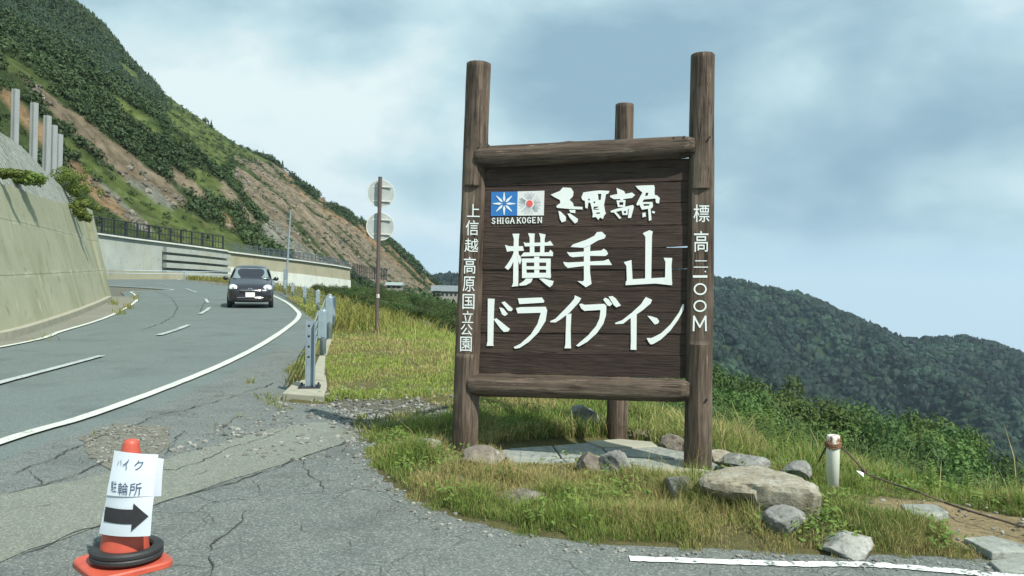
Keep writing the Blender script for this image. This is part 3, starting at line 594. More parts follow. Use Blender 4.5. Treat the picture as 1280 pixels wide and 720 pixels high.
glyph('lettering', [[[(915,100),(1000,95),(1100,92),(1108,120),(1105,165),(1108,190),(1130,195),(1158,220),(1150,275),(1120,270),(1115,225),(1000,235),(960,290),(930,295),(925,280),(960,210),(985,165),(940,130)], [(1020,168),(1045,168),(1035,200),(1010,200)]],
 [[(958,262),(1085,260),(1090,300),(1080,322),(980,338),(960,300)], [(993,280),(1055,280),(1055,296),(998,300)]], [(1040,315),(1065,315),(1075,440),(1050,450)], [(985,370),(1015,365),(1020,405),(985,415)], [(1080,350),(1110,355),(1105,375),(1082,370)]], *K2)
# emblem
emb = glyph('emblem', [[(145,155),(485,148),(478,458),(140,465)]], *K1, mat=m_blue, front=0.0035)
glyph('emblem', [[(486,148),(828,138),(820,455),(479,458)]], *K1, mat=m_wpanel, front=0.0035)
rays = []
for k in range(8):
    a = k*math.pi/4; L_ = 150 if k % 2 == 0 else 145; ca, sa = math.cos(a), math.sin(a)
    rays.append([(312+x*ca-y*sa, 305+(x*sa+y*ca)) for x, y in ((28, -3), (62, -15), (L_-10, -5), (L_, 0), (L_-10, 5), (62, 15), (28, 3))])
glyph('emblem_star', rays, *K1, mat=m_white, front=0.0045)
glyph('emblem_rays', [[(640+x*math.cos(a)-y*math.sin(a), 303+x*math.sin(a)+y*math.cos(a)) for x, y in ((58, -1.6), (132+14*(k % 2), -2.2), (132+14*(k % 2), 2.2), (58, 1.6))] for k in range(40) for a in [k*math.pi/20]], *K1, mat=m_greyp, front=0.0042)
glyph('emblem_disc', [[(640+40*math.cos(k*math.pi/10), 303+43*math.sin(k*math.pi/10)) for k in range(20)]], *K1, mat=m_red, front=0.0062)
SER = {'S': [[(.85,.82),(.6,.97),(.3,.95),(.15,.75),(.3,.58),(.7,.42),(.85,.25),(.65,.04),(.35,.03),(.12,.2)]], 'H': [[(.2,0),(.2,1)],[(.8,0),(.8,1)],[(.2,.5),(.8,.5)]], 'I': [[(.5,0),(.5,1)]], 'G': [[(.88,.8),(.6,.98),(.3,.9),(.13,.5),(.3,.1),(.6,.02),(.85,.15),(.85,.45),(.6,.45)]],
       'A': [[(.1,0),(.5,1),(.9,0)],[(.25,.33),(.75,.33)]], 'K': [[(.2,0),(.2,1)],[(.85,1),(.25,.45)],[(.42,.6),(.88,0)]], 'O': [[(.5,1),(.2,.85),(.12,.5),(.2,.15),(.5,0),(.8,.15),(.88,.5),(.8,.85),(.5,1)]], 'E': [[(.2,0),(.2,1)],[(.2,.97),(.85,.97)],[(.2,.5),(.65,.5)],[(.2,.03),(.88,.03)]], 'N': [[(.18,0),(.18,1),(.82,0),(.82,1)]]}
SERIF = {'H': [(.2,0),(.2,1),(.8,0),(.8,1)], 'I': [(.5,0),(.5,1)], 'A': [(.1,0),(.9,0)], 'K': [(.2,0),(.2,1),(.85,1),(.88,0)], 'N': [(.18,0),(.18,1),(.82,1)], 'E': [(.2,0),(.2,1)], 'S': [], 'G': [], 'O': []}
def thick(a, b, w):
    d = (b[0]-a[0], b[1]-a[1]); l = math.hypot(*d) or 1; nx, ny = -d[1]/l*w/2, d[0]/l*w/2; ex, ey = d[0]/l*w*.3, d[1]/l*w*.3
    return [(a[0]+nx-ex, a[1]+ny-ey), (b[0]+nx+ex, b[1]+ny+ey), (b[0]-nx+ex, b[1]-ny+ey), (a[0]-nx-ex, a[1]-ny-ey)]
strokes = []; xs_ = [150, 215, 280, 322, 385, 470, 540, 603, 668, 736]; ws_ = [52, 62, 30, 56, 62, 62, 54, 56, 54, 66]
for ch, x0, w_ in zip('SHIGAKOGEN', xs_, ws_):
    y1 = 490-12*(x0-150)/650; hh = 72
    def q(p): return (x0+p[0]*w_, y1+(1-p[1])*hh)
    for ln in SER[ch]:
        for a, b in zip(ln, ln[1:]): strokes.append(thick(q(a), q(b), 11))
    for sx_, sy_ in SERIF[ch]: a = q((sx_, sy_)); strokes.append(thick((a[0]-9, a[1]), (a[0]+9, a[1]), 6))
glyph('lettering', strokes, *K1, front=0.0036)
# vertical lettering on the planed faces of the two front posts
def post_text(post, items, depth, name='lettering'):
    MI = post.matrix_local.inverted(); R3 = post.matrix_local.to_3x3(); S3 = Matrix.Rotation(sign.rotation_euler.z, 3, 'Z'); front = -(S3 @ R3.col[1]); o0 = sign.location+S3 @ post.matrix_local.translation; p0 = o0+front*(depth+0.0028)
    for s, cx, cy, w, h in items:
        bm = bmesh.new()
        if s == '.': prism(bm, [[(cx+w*math.cos(k), cy+w*math.sin(k)) for k in range(6)]], 0, 0.0006, lambda x, y, z: MI @ SL(PL(x, y, p0, front)+front*z))
        elif s == 'W':
            q_ = [(cx-w/2+1, cy+h/2), (cx-w/2+1.5, cy-h/2), (cx, cy+h*.25), (cx+w/2-1.5, cy-h/2), (cx+w/2-1, cy+h/2)]
            for n_, (a, b) in enumerate(zip(q_, q_[1:])): prism(bm, [thick(a, b, 2.2)], 0, 0.0006+n_*.0003, lambda x, y, z: MI @ SL(PL(x, y, p0, front)+front*z))
        elif s == 'O':
            outer = [(cx+w/2*math.cos(k*math.pi/10), cy+h/2*math.sin(k*math.pi/10)) for k in range(20)]; inner = [(cx+(w/2-2)*math.cos(k*math.pi/10), cy+(h/2-2)*math.sin(k*math.pi/10)) for k in range(20)]
            prism(bm, [outer, inner], 0, 0.0006, lambda x, y, z: MI @ SL(PL(x, y, p0, front)+front*z))
        else: add_text(bm, s, cx, cy, w, -h, 0, lambda x, y, z: MI @ SL(PL(x, y, p0, front)), 0.004)
        bm_obj(name, bm, m_white, post)
post_text(post_l, [('上', 586.8, 257.5, 16, 16), ('信', 585.5, 279, 16, 19), ('越', 585, 301, 17, 17), ('高', 583.3, 326, 15, 21), ('原', 582.6, 349.5, 15, 19), ('国', 582.6, 371.4, 15, 19), ('立', 582, 390.5, 14, 15), ('公', 580.8, 406.5, 15, 14), ('園', 580.4, 424.5, 14.5, 18.5)], .076)
post_text(post_r, [('標', 876.8, 266.6, 20, 22), ('高', 876.5, 301.8, 18, 26), ('二', 876.2, 330, 18, 9), ('一', 875.2, 345.6, 18, 3), ('.', 881.8, 339.5, 1.1, 1), ('O', 875.3, 361.4, 16.5, 15), ('O', 875.0, 382.5, 16.5, 15), ('W', 874.7, 404.3, 17.5, 18)], .072)
# bolts and nails
for px, py, r in ((887, 171.5, .008), (883.5, 499.5, .009), (583, 183, .008), (600, 180, .006), (611, 181.5, .006), (855, 171, .007), (842, 172, .006)):
    c = SL(PL(px, py, base_l+NRM*.105, NRM)); bm = bmesh.new(); bmesh.ops.create_cone(bm, cap_ends=True, segments=6, radius1=r, radius2=r, depth=.02); bmesh.ops.transform(bm, matrix=Matrix.Rotation(math.pi/2, 4, 'X'), verts=bm.verts[:])
    o = bm_obj('bolt', bm, m_dark, sign); o.location = c

# ------------------------------------------------------------------ rocks round the sign
m_rockw = rockmat('warm_rock', (0.21, 0.185, 0.13), (0.31, 0.29, 0.225), (0.40, 0.395, 0.345)); m_rockg = rockmat('grey_rock', (0.12, 0.125, 0.115), (0.23, 0.235, 0.22), (0.36, 0.37, 0.35)); m_rockp = rockmat('pale_rock', (0.23, 0.235, 0.21), (0.33, 0.34, 0.31), (0.42, 0.43, 0.40)); m_rockr = rockmat('reddish_rock', (0.13, 0.115, 0.095), (0.20, 0.18, 0.15), (0.30, 0.28, 0.25)); m_slab = rockmat('slate_slab', (0.20, 0.22, 0.20), (0.27, 0.29, 0.26), (0.34, 0.36, 0.32), 3)
def boulder(px, py, w, h, seed, mat, label, deep=0.8, sink=0.30, rz=None, z=None, sub=5, ncut=15):
    """px, py: foot of the rock in the photo; w, h: its size there in pixels"""
    zz = z if z is not None else H1(*g2(px, py)); c = G(px, py, zz); d = (c-CAM).dot(FW); ww = w/F*d/2; hh = h/F*d; rg = random.Random(seed)
    bm = bmesh.new(); bmesh.ops.create_icosphere(bm, subdivisions=sub, radius=1); tot = hh/(1-sink)
    cuts = []
    for _ in range(ncut):
        n = Vector((rg.gauss(0, 1), rg.gauss(0, 1), rg.gauss(0, .8))).normalized(); cuts.append((n, rg.uniform(.50, .85)))
    for v in bm.verts:
        p = v.co.copy()
        for n, k in cuts:
            e = p.dot(n)-k
            if e > 0: p -= n*e*0.96
        p *= 1+0.06*mnoise.fractal(p*2.3+Vector((seed, 0, 0)), 1, 2, 4)+0.03*mnoise.noise(p*7+Vector((seed, 3, 0)))+.012*mnoise.noise(p*18); v.co = p
    xs = [v.co.x for v in bm.verts]; ys = [v.co.y for v in bm.verts]; zs = [v.co.z for v in bm.verts]
    for v in bm.verts:
        v.co.x = ((v.co.x-min(xs))/(max(xs)-min(xs))*2-1)*ww; v.co.y = ((v.co.y-min(ys))/(max(ys)-min(ys))*2-1)*ww*deep; v.co.z = ((v.co.z-min(zs))/(max(zs)-min(zs))-sink)*tot
    o = bm_obj('boulder' if h > 20 else 'rock', bm, mat, smooth=True); o.location = c+Vector((0, ww*deep*0.6, 0)); o.rotation_euler.z = rg.uniform(-.2, .2) if rz is None else rz
    for p in o.data.polygons: p.use_smooth = True
    return tag(o, label, 'boulder' if h > 20 else 'rock')
boulder(527, 563, 50, 14, 11, m_rockp, 'low pale flat rock in the grass left of the sign\'s left post', sink=.35)
boulder(606, 579, 58, 20, 12, m_rockr, 'weathered brownish rock at the foot of the left post of the sign', sink=.4)
boulder(728, 535, 46, 27, 13, m_rockg, 'grey boulder in the shaded grass behind the sign, seen under its lower beam', z=.03)
boulder(742, 596, 42, 30, 14, m_rockr, 'dark reddish lump of rock before the paving, left half of a touching pair')
boulder(771, 599, 44, 36, 15, m_rockg, 'grey speckled upright rock, right half of a touching pair before the paving')
boulder(803, 552, 44, 12, 16, m_rockr, 'flat brown rock right beside the foot of the rear post')
boulder(858, 630, 50, 36, 18, m_rockg, 'rough dark grey boulder under the foot of the right post')
boulder(840, 566, 34, 22, 17, m_rockr, 'small brown tufted rock between the rear post and the right post')
def ledge_boulder():
    out = [(874, 598), (884, 588), (905, 583), (945, 583), (985, 587), (1010, 593), (1024, 603), (1031, 614), (1022, 626), (1004, 634), (985, 634), (962, 626), (935, 618), (905, 615), (884, 610)]
    zt = .29; top = [G(px, py, zt) for px, py in [(874, 596), (886, 588), (906, 584), (945, 584), (985, 587), (1008, 592), (1024, 601), (1029, 608), (1018, 612), (1000, 611), (980, 609), (955, 606), (930, 604), (905, 603), (886, 600)]]
    c = sum(top, Vector())/len(top); n = len(top); M_ = 6*n; L = []
    lay = [(0.0, .94, 1), (-.010, .985, 1), (-.028, 1.0, 1), (-.09, .98, 1), (-.15, .96, 1), (-.20, .88, .9), (-.28, .66, .7)]
    bm = bmesh.new(); rings = []
    def tp(k): a = top[int(k) % n]; b = top[(int(k)+1) % n]; return a.lerp(b, k-int(k))
    for li, (dz, sc, _) in enumerate(lay):
        ring = []
        for k in range(M_):
            q = tp(k/6)-c; side = max(0, q.x/.45); p_ = Vector((q.x*sc, q.y*(sc if q.y < 0 else 1), 0)); z = dz*(1.0+(.25 if q.x > -.1 else -.35)) 
            if li >= 4: p_.y += .04*(li-3)*(1 if q.y < 0 else 0)*max(0, 1-abs(q.x+.1)); z += .05*max(0, side-.3)
            nz = mnoise.fractal(Vector((q.x*5, q.y*5, dz*9)), 1, 2, 4)*.045+mnoise.noise(Vector((q.x*16, q.y*16, dz*30)))*.014
            ring.append(bm.verts.new(Vector((p_.x*(1+nz), p_.y*(1+nz)-nz*.8, z+nz*.5-.04*max(0, side-.2)))))
        rings.append(ring)
    for A, B in zip(rings, rings[1:]):
        for k in range(M_): bm.faces.new((A[k], B[k], B[(k+1) % M_], A[(k+1) % M_]))
    prev = rings[0]
    for s in (.7, .45, .2):
        r = [bm.verts.new(Vector((v.co.x*s/.86*.86, v.co.y*s, .012*(1-s)+mnoise.fractal(Vector((v.co.x*s*4, v.co.y*s*4, 3)), 1, 2, 4)*.012))) for v in rings[0]]
        for k in range(M_): bm.faces.new((prev[k], prev[(k+1) % M_], r[(k+1) % M_], r[k]))
        prev = r
    bm.faces.new(prev); bm.faces.new(rings[-1][::-1]); o = bm_obj('boulder', bm, m_rockw, smooth=True); o.location = c
    m = o.modifiers.new('s', 'EDGE_SPLIT'); m.split_angle = math.radians(32)
    tag(o, 'largest boulder, ochre stained with a flat top, right of the right post', 'boulder')
ledge_boulder()
boulder(938, 586, 66, 16, 20, m_rockg, 'flat grey rock behind the largest boulder', z=.1)
boulder(998, 598, 40, 20, 21, m_rockg, 'rounded dark grey rock just behind the right end of the largest boulder', z=.1)
boulder(986, 664, 60, 28, 22, m_rockg, 'grey wedge of rock leaning under the right end of the largest boulder')
boulder(1068, 700, 74, 27, 23, m_rockp, 'whitish boulder in the grass close to the white bay line')
boulder(902, 576, 30, 12, 24, m_rockw, 'small ochre rock just right of the right post', z=.06)
boulder(655, 628, 98, 13, 25, m_rockr, 'long low reddish rock sunk in the front grass below the sign board')
boulder(575, 606, 18, 9, 28, m_rockg, 'fist sized grey stone in the grass below the left post')
boulder(806, 601, 12, 6, 31, m_rockg, 'tiny grey stone at the edge of the paving left of the right post')
def slab(name, pix, z, th, mat, parent=None, label=None, cat=None, seed=0, bev=.008):
    pts = [G(px, py, z) for px, py in pix]; c = sum(pts, Vector())/len(pts); bm = bmesh.new(); t = [bm.verts.new(p-c+Vector((0, 0, 0.006*mnoise.noise(p*3)))) for p in pts]; b = [bm.verts.new(p-c-Vector((0, 0, th))) for p in pts]
    bm.faces.new(t); bm.faces.new(b[::-1])
    for i in range(len(t)): bm.faces.new((t[i], b[i], b[(i+1) % len(t)], t[(i+1) % len(t)]))
    o = bm_obj(name, bm, mat, parent, bevel=bev); o.location = c-(parent.location if parent else Vector())
    if label: tag(o, label, cat)
    return o
pv = empty('stone_paving', tuple(G(740, 578, .05))); tag(pv, kind='structure')
PZ = .075
for pix in [[(606, 566), (640, 560), (690, 557), (700, 571), (668, 577), (634, 577), (612, 574)], [(692, 557), (736, 553), (752, 560), (762, 570), (702, 571)], [(636, 579), (668, 578.5), (702, 573), (716, 584), (700, 590), (640, 589)], [(704, 573), (762, 571.5), (790, 580), (776, 590), (718, 585)], [(754, 560), (812, 556), (840, 563), (858, 573), (764, 570)], [(765, 571.8), (858, 575), (868, 583), (840, 588), (792, 580)], [(778, 591), (792, 581.5), (838, 589.5), (850, 598), (810, 603)], [(815, 556), (842, 562), (868, 566), (905, 584), (872, 583), (860, 573)]]:
    slab('paving_stone', pix, PZ+random.uniform(-.004, .004), .1, m_slab, pv)
slab('concrete_pad', [(734, 551), (775, 548), (815, 552), (822, 557), (790, 559), (752, 558)], PZ+.012, .1, m_conc, None, 'small pale concrete pad round the foot of the rear sign post', 'concrete pad')
slab('concrete_pad', [(790, 583), (872, 585), (905, 590), (900, 606), (860, 610), (800, 592)], PZ+.014, .1, m_conc, None, 'pale concrete pad under the foot of the right sign post', 'concrete pad')
slab('flat_stone', [(1126, 629), (1170, 630), (1186, 640), (1168, 645), (1135, 641)], .085, .05, m_slab, None, 'flat grey stone slab lying in the dry grass under the sagging cable', 'stone')
slab('flat_stone', [(1204, 672), (1240, 669), (1282, 680), (1300, 688), (1240, 690)], .065, .05, m_slab, None, 'flat grey stone slab on the sandy patch near the right edge', 'stone')
slab('flat_stone', [(1236, 700), (1290, 692), (1330, 700), (1300, 716), (1250, 712)], .035, .05, m_slab, None, 'pale flat stone at the asphalt edge in the lower right corner', 'stone')
slab('kerb_stone', [(636, 591), (700, 592), (712, 588), (712, 596), (640, 600)], .07, .08, m_rockr, None, 'rough reddish step stone along the front of the paving', 'stone')

# ------------------------------------------------------------------ short white post and its cable
wp = G(1040, 613, .02); zt = wp.z+.37
m_wpost = NT('chipped_white_paint'); _n = m_wpost.noise(11, 7, .7, m_wpost.vec((1, 1, .6))); _z = m_wpost.n('ShaderNodeSeparateXYZ'); m_wpost.l(m_wpost.tc.outputs['Object'], _z.inputs[0])
_r = m_wpost.math('ADD', _n, m_wpost.math('MULTIPLY', m_wpost.ramp(_z.outputs[2], [(0.25, 0.0), (0.36, 1.0)]), .12)); m_wpost.set(m_wpost.mix(m_wpost.ramp(_r, [(0.60, 0.0), (0.66, 1.0)]), (0.72, 0.74, 0.66), (0.25, 0.09, 0.035)), .7); m_wpost = m_wpost.m
po = empty('short_post', tuple(wp)); tag(po, 'short white painted steel post with rusty top, on the grass right of the boulders', 'post')
bm = bmesh.new(); lathe(bm, [(.046, -.1), (.046, .36), (.047, .385), (.044, .40), (.02, .405)], 24); bm_obj('shaft', bm, m_wpost, po, smooth=True)
m_rust = plain('rust', (0.12, 0.06, 0.035), (0.2, 0.1, 0.05), 15, .9)
bm = bmesh.new()
for k in range(3): tube(bm, [(.052*math.cos(t/16*6.283), .052*math.sin(t/16*6.283), .318+.012*k+.006*math.sin(t)) for t in range(17)], .007, 6, False)
bm_obj('wire_wrap', bm, m_rust, po)
m_cable = plain('rusty_cable', (0.07, 0.05, 0.04), (0.11, 0.08, 0.06), 40, .9)
def sag(a, b, n, s): return [tuple(a.lerp(b, k/n)+Vector((0, 0, -s*4*(k/n)*(1-k/n)))) for k in range(n+1)]
a0 = wp+Vector((0, 0, .33)); pB = G(1150, 616, .14); pC = G(1210, 638, .05); pD = G(1290, 662, .05); pE = G(1450, 705, .05); pA = P(1085, 593, 5.75)
bm = bmesh.new(); tube(bm, [a0+Vector((.045, -.02, 0)), pA, P(1120, 606, 5.6), pB, P(1180, 628, 5.55), pC, pD, pE], .007, 6); cab = bm_obj('cable', bm, m_cable); tag(cab, 'rusty cable sagging from the short white post down to the ground at right', 'cable')
bm = bmesh.new(); tube(bm, sag(a0+Vector((-.045, 0, 0)), P(1014, 592, 6.5), 6, .01), .007, 6); tag(bm_obj('cable', bm, m_cable), 'short rusty cable from the white post to behind the largest boulder', 'cable')
bm = bmesh.new(); c = P(1078, 590, 5.78)
for k in range(4): bx(bm, c+Vector((random.uniform(-.02, .02), 0, random.uniform(-.012, .012))), (.035, .012, .014), Matrix.Rotation(random.uniform(-.6, .6), 3, 'Y'))
bm_obj('cable_knot', bm, m_cable, cab)
bm = bmesh.new(); vs = [bm.verts.new(P(px, py, 5.75)+Vector((0, dy, 0))) for px, py, dy in ((1070, 588, 0), (1080, 591, .01), (1079, 596, -.01), (1073, 593, .005))]; bm.faces.new(vs); o = bm_obj('cable_tag', bm, m_white, cab); md = o.modifiers.new('thickness', 'SOLIDIFY'); md.thickness = .002

# ------------------------------------------------------------------ traffic cone, its notices and rubber ring
m_orange = plain('orange_plastic', (0.58, 0.105, 0.06), (0.42, 0.075, 0.05), 9, .45, 0, .1, 60)
cb = G(154, 706, .014); dC = (cb-CAM).dot(FW); px2m = dC/F
cone = empty('traffic_cone', tuple(cb), 0.0); tag(cone, 'orange traffic cone with paper notices and a black arrow taped to it', 'traffic cone')
TIPX = .035; hC = .64
def cx(z): return TIPX*z/hC
bm = bmesh.new(); prof = [(.132, .028), (.127, .04), (.116, .10), (.110, .14), (.103, .24), (.085, .36), (.064, .50), (.047, .58), (.038, .625), (.034, .638), (.024, .645)]
lathe(bm, prof, 48, caps=False)
for v in bm.verts: v.co.x += cx(v.co.z)
bmesh.ops.holes_fill(bm, edges=bm.edges[:]); o = bm_obj('cone_body', bm, m_orange, cone, smooth=True)
bm = bmesh.new(); ring = []
for k in range(64):
    a = 2*math.pi*k/64; q = (abs(math.cos(a))**6+abs(math.sin(a))**6)**(-1/6); ring.append((math.cos(a)*q*.185, math.sin(a)*q*.185))
tp = [bm.verts.new((x*.97, y*.97, .030)) for x, y in ring]; md_ = [bm.verts.new((x, y, .022)) for x, y in ring]; bt_ = [bm.verts.new((x, y, 0)) for x, y in ring]; bm.faces.new(tp); bm.faces.new(bt_[::-1])
for A, B in ((tp, md_), (md_, bt_)):
    for k in range(64): bm.faces.new((A[k], B[k], B[(k+1) % 64], A[(k+1) % 64]))
o = bm_obj('cone_base', bm, m_orange, cone); o.rotation_euler.z = .80; o.scale = (1.06, 1.06, 1)
bm = bmesh.new(); pr = [(.133, .035), (.182, .033), (.192, .042), (.192, .056), (.186, .062), (.192, .070), (.192, .084), (.180, .094), (.140, .092), (.131, .08)]
lathe(bm, pr+[pr[0]], 48, caps=False); o = bm_obj('rubber_ring', bm, m_black, smooth=False); o.location = cb+Vector((.018, 0, .012)); o.rotation_euler = (.0, .012, 0); o.scale = (.90, .90, 1)
for p in o.data.polygons: p.use_smooth = True
md = o.modifiers.new('edges', 'EDGE_SPLIT'); md.split_angle = math.radians(35)
tag(o, 'black rubber weight ring lying round the foot of the orange cone', 'weight ring')
m_paper = plain('paper', (0.60, 0.68, 0.74), (0.66, 0.73, 0.78), 3, .6, 0, .1, 10); m_papershade = plain('shaded_blank_paper', (0.52, 0.58, 0.68), (0.56, 0.62, 0.72), 3, .6, 0, .1, 10); m_ink = plain('black_ink', (0.02, 0.022, 0.025), (0.035, 0.035, 0.038), 10, .6); m_pen = plain('blue_black_ink', (0.06, 0.085, 0.15), (0.07, 0.10, 0.16), 10, .6)  # second paper is darker and bluer: the rear flap's shade put into colour
CI = Matrix.Translation(cone.location).inverted()
def paperpt(px, py, off=0.0, dd=0.0):
    # front sheets bow round the cone: nearest on the cone's axis line
    v = P(px, py, dC-.14-.02*((py-705)/-150.0)+dd); ax = 154+(157-(py-548))/157*0+ (705-py)*0.055; bow = ((px-ax)/34.0)**2*.03
    zf = max(0, (620-py)/60.0)*.03; return v+Vector((0, bow+zf-off, 0))
def papersheet(name, quad, mat, dd=0.0, n=10, flap=0.0):
    bm = bmesh.new(); g = []
    for j in range(n+1):
        row = []
        for i in range(n+1):
            s, t = i/n, j/n; a = [quad[0][k]*(1-s)+quad[1][k]*s for k in (0, 1)]; b = [quad[3][k]*(1-s)+quad[2][k]*s for k in (0, 1)]; px = a[0]*(1-t)+b[0]*t; py = a[1]*(1-t)+b[1]*t
            row.append(bm.verts.new(CI @ (paperpt(px, py, 0, dd)+Vector((0, flap*s*s*.05+.003*math.sin(t*5+s*3), 0)))))
        g.append(row)
    for j in range(n):
        for i in range(n): bm.faces.new((g[j][i], g[j+1][i], g[j+1][i+1], g[j][i+1]))
    o = bm_obj(name, bm, mat, cone, smooth=True); m = o.modifiers.new('t', 'SOLIDIFY'); m.thickness = .0010; m = o.modifiers.new('e', 'EDGE_SPLIT'); m.split_angle = math.radians(40); return o
papersheet('notice_sheet', [(137.5, 565.5), (192.5, 571), (188.5, 622), (131, 620)], m_paper)
papersheet('notice_sheet', [(131, 620.5), (189.5, 622.5), (185, 672), (119.5, 669.5)], m_paper, .003)
papersheet('notice_sheet', [(176, 571), (198.5, 577), (197, 623), (174, 621)], m_papershade, .05)
def ink(name, fn, mat):
    bm = bmesh.new(); fn(bm); return bm_obj(name, bm, mat, cone)
def PM(x, y, z=0): return CI @ (paperpt(x, y, .0050, 0))
def PM2(x, y, z=0): return CI @ (paperpt(x, y, .0030, 0))
def arrow(bm):
    top = [(129.5, 634.5), (139, 635.5), (150, 636.5), (158, 636.8), (166.5, 636.8), (167, 629), (175, 637), (184, 646.5), (174, 656), (164, 664), (164.5, 655), (156, 655), (146, 654.5), (137, 654), (127, 653)]
    rows = []
    for k in range(9):
        x = 129.5+(167-129.5)*k/8; t = k/8; y0 = 634.5+2.3*math.sin(t*1.57); y1 = 653+2.2*math.sin(t*1.57); xb = 127+(164.5-127)*k/8; rows.append([bm.verts.new(PM2(x*(1-j/4)+xb*j/4, y0*(1-j/4)+y1*j/4)) for j in range(5)])
    for A, B in zip(rows, rows[1:]):
        for j in range(4): bm.faces.new((A[j], A[j+1], B[j+1], B[j]))
    h = []
    for k in range(5): t = k/4; h.append([bm.verts.new(PM2(167+(184-167)*t-(3*(1-t))*j/4, (629+(646.5-629)*t)*(1-j/4)+(664+(646.5-664)*t)*j/4)) for j in range(5)])
    for A, B in zip(h, h[1:]):
        for j in range(4):
            try: bm.faces.new((A[j], A[j+1], B[j+1], B[j]))
            except ValueError: pass
ink('printed_arrow', arrow, m_ink)
def chars(items):
    def f(bm):
        for s, cx_, cy_, w, h in items: add_text(bm, s, cx_, cy_, w, -h, 0, PM, .0)
    return f
ink('lettering', chars([('バ', 147.0, 579.0, 6.5, 6), ('イ', 155.5, 581.5, 8, 13), ('ク', 171.5, 582.5, 11, 12)]), m_pen)
ink('lettering', chars([('駐', 141, 609, 8, 13.5), ('輪', 153.5, 611, 13, 15), ('所', 169, 611.5, 14.5, 15)]), m_pen)

# ------------------------------------------------------------------ guardrail posts with cables along the bend
GP = [(387, 484, 401), (403.5, 449, 387), (411.5, 429, 368), (416.5, 413, 371), (412, 402, 369), (397.5, 391, 363.5), (381, 382, 357.5), (366, 373, 353), (356.5, 368, 351), (342, 363, 349.5)]
gr = empty('cable_guardrail', tuple(G(387, 484)), 0); tag(gr, 'blue grey cable guardrail posts following the outer edge of the bend', 'guardrail')
gpos = []
for i, (px, pb, pt) in enumerate(GP):
    b = G(px, pb, .03 if i else .10); d = (b-CAM).dot(FW); gpos.append((b, (pb-pt)/F*d))
gr_o = gr.location.copy()
for i, (b, h) in enumerate(gpos):
    nxt = gpos[min(i+1, len(gpos)-1)][0]; prv = gpos[max(i-1, 0)][0]; t = Vector((nxt.x-prv.x, nxt.y-prv.y, 0)).normalized(); ang = math.atan2(t.y, t.x)-math.pi/2; h = min(max(h, .78), .95)
    bm = bmesh.new()
    if i == 0:   # the end post: an H section on a bolted base plate
        bx(bm, (-.045, 0, h/2), (.010, .15, h)); bx(bm, (.055, 0, h/2), (.010, .15, h)); bx(bm, (.005, 0, h/2), (.09, .010, h-.004)); 
    else: lathe(bm, [(.052, -.1), (.052, h-.02), (.045, h), (.02, h+.006)], 20)
    p = bm_obj('post', bm, m_steel, gr, smooth=(i > 0)); p.location = b-gr_o; p.rotation_euler.z = ang
    if i > 0:
        for p_ in p.data.polygons: p_.use_smooth = abs(p_.normal.z) < .5
        bm = bmesh.new(); lathe(bm, [(.058, h*.42), (.058, h-.03), (.052, h-.028)], 12); bx(bm, (-.055, 0, h*.70), (.05, .125, h*.54)); bx(bm, (0, 0, h*.70), (.06, .135, h*.50)); bm_obj('sleeve', bm, m_steel, p)
    for k in range(4):
        bm = bmesh.new(); bmesh.ops.create_cone(bm, cap_ends=True, segments=6, radius1=.017, radius2=.013, depth=.03)
        R = Matrix.Rotation(math.pi/2, 4, 'X') if i == 0 else Matrix.Rotation(math.pi/2, 4, 'Y'); bmesh.ops.transform(bm, matrix=R, verts=bm.verts[:]); o = bm_obj('bolt', bm, m_dark, p); o.location = (-.015 if i == 0 else -.105, -.085 if i == 0 else 0, h*(.93-.155*k))
    if i == 0:
        bm = bmesh.new(); bx(bm, (0, 0, .008), (.26, .26, .016)); bm_obj('base_plate', bm, m_dark, p)
        for sx in (-1, 1):
            for sy in (-1, 1):
                bm = bmesh.new(); bmesh.ops.create_cone(bm, cap_ends=True, segments=6, radius1=.016, radius2=.014, depth=.03); o = bm_obj('bolt', bm, m_dark, p); o.location = (sx*.10, sy*.10, .03)
for k in range(4):
    bm = bmesh.new(); pts_ = []
    for i, (b, h) in enumerate(gpos):
        pts_.append(b-gr_o+Vector((-.10 if i else 0, 0, min(max(h, .78), .95)*(.93-.155*k))))
    pp = []
    for a, b in zip(pts_, pts_[1:]):
        for t in range(6): pp.append(a.lerp(b, t/6)+Vector((0, 0, -.05*math.sin(math.pi*t/6))))
    tube(bm, pp+[pts_[-1]], .010, 6); bm_obj('cable', bm, m_steel, gr)
# footing and kerb below the rail
def block(name, pix, z, th, mat, label, cat, bev=.012):
    return slab(name, pix, z, th, mat, None, label, cat, bev=bev)
block('concrete_footing', [(353, 491), (368, 477), (407, 468), (409, 481), (405, 495)], .10, .25, m_conc, 'square concrete footing under the nearest guardrail post', 'footing')
block('kerb', [(388, 473), (393, 458), (399, 444), (407, 444), (406, 460), (405, 474)], .12, .2, m_conc, 'short concrete kerb behind the nearest guardrail footing', 'kerb')
block('kerb', [(400, 442), (404, 430), (412, 420), (416, 421), (412, 432), (408, 443)], .12, .2, m_conc, 'farther piece of concrete kerb between the guardrail posts', 'kerb')

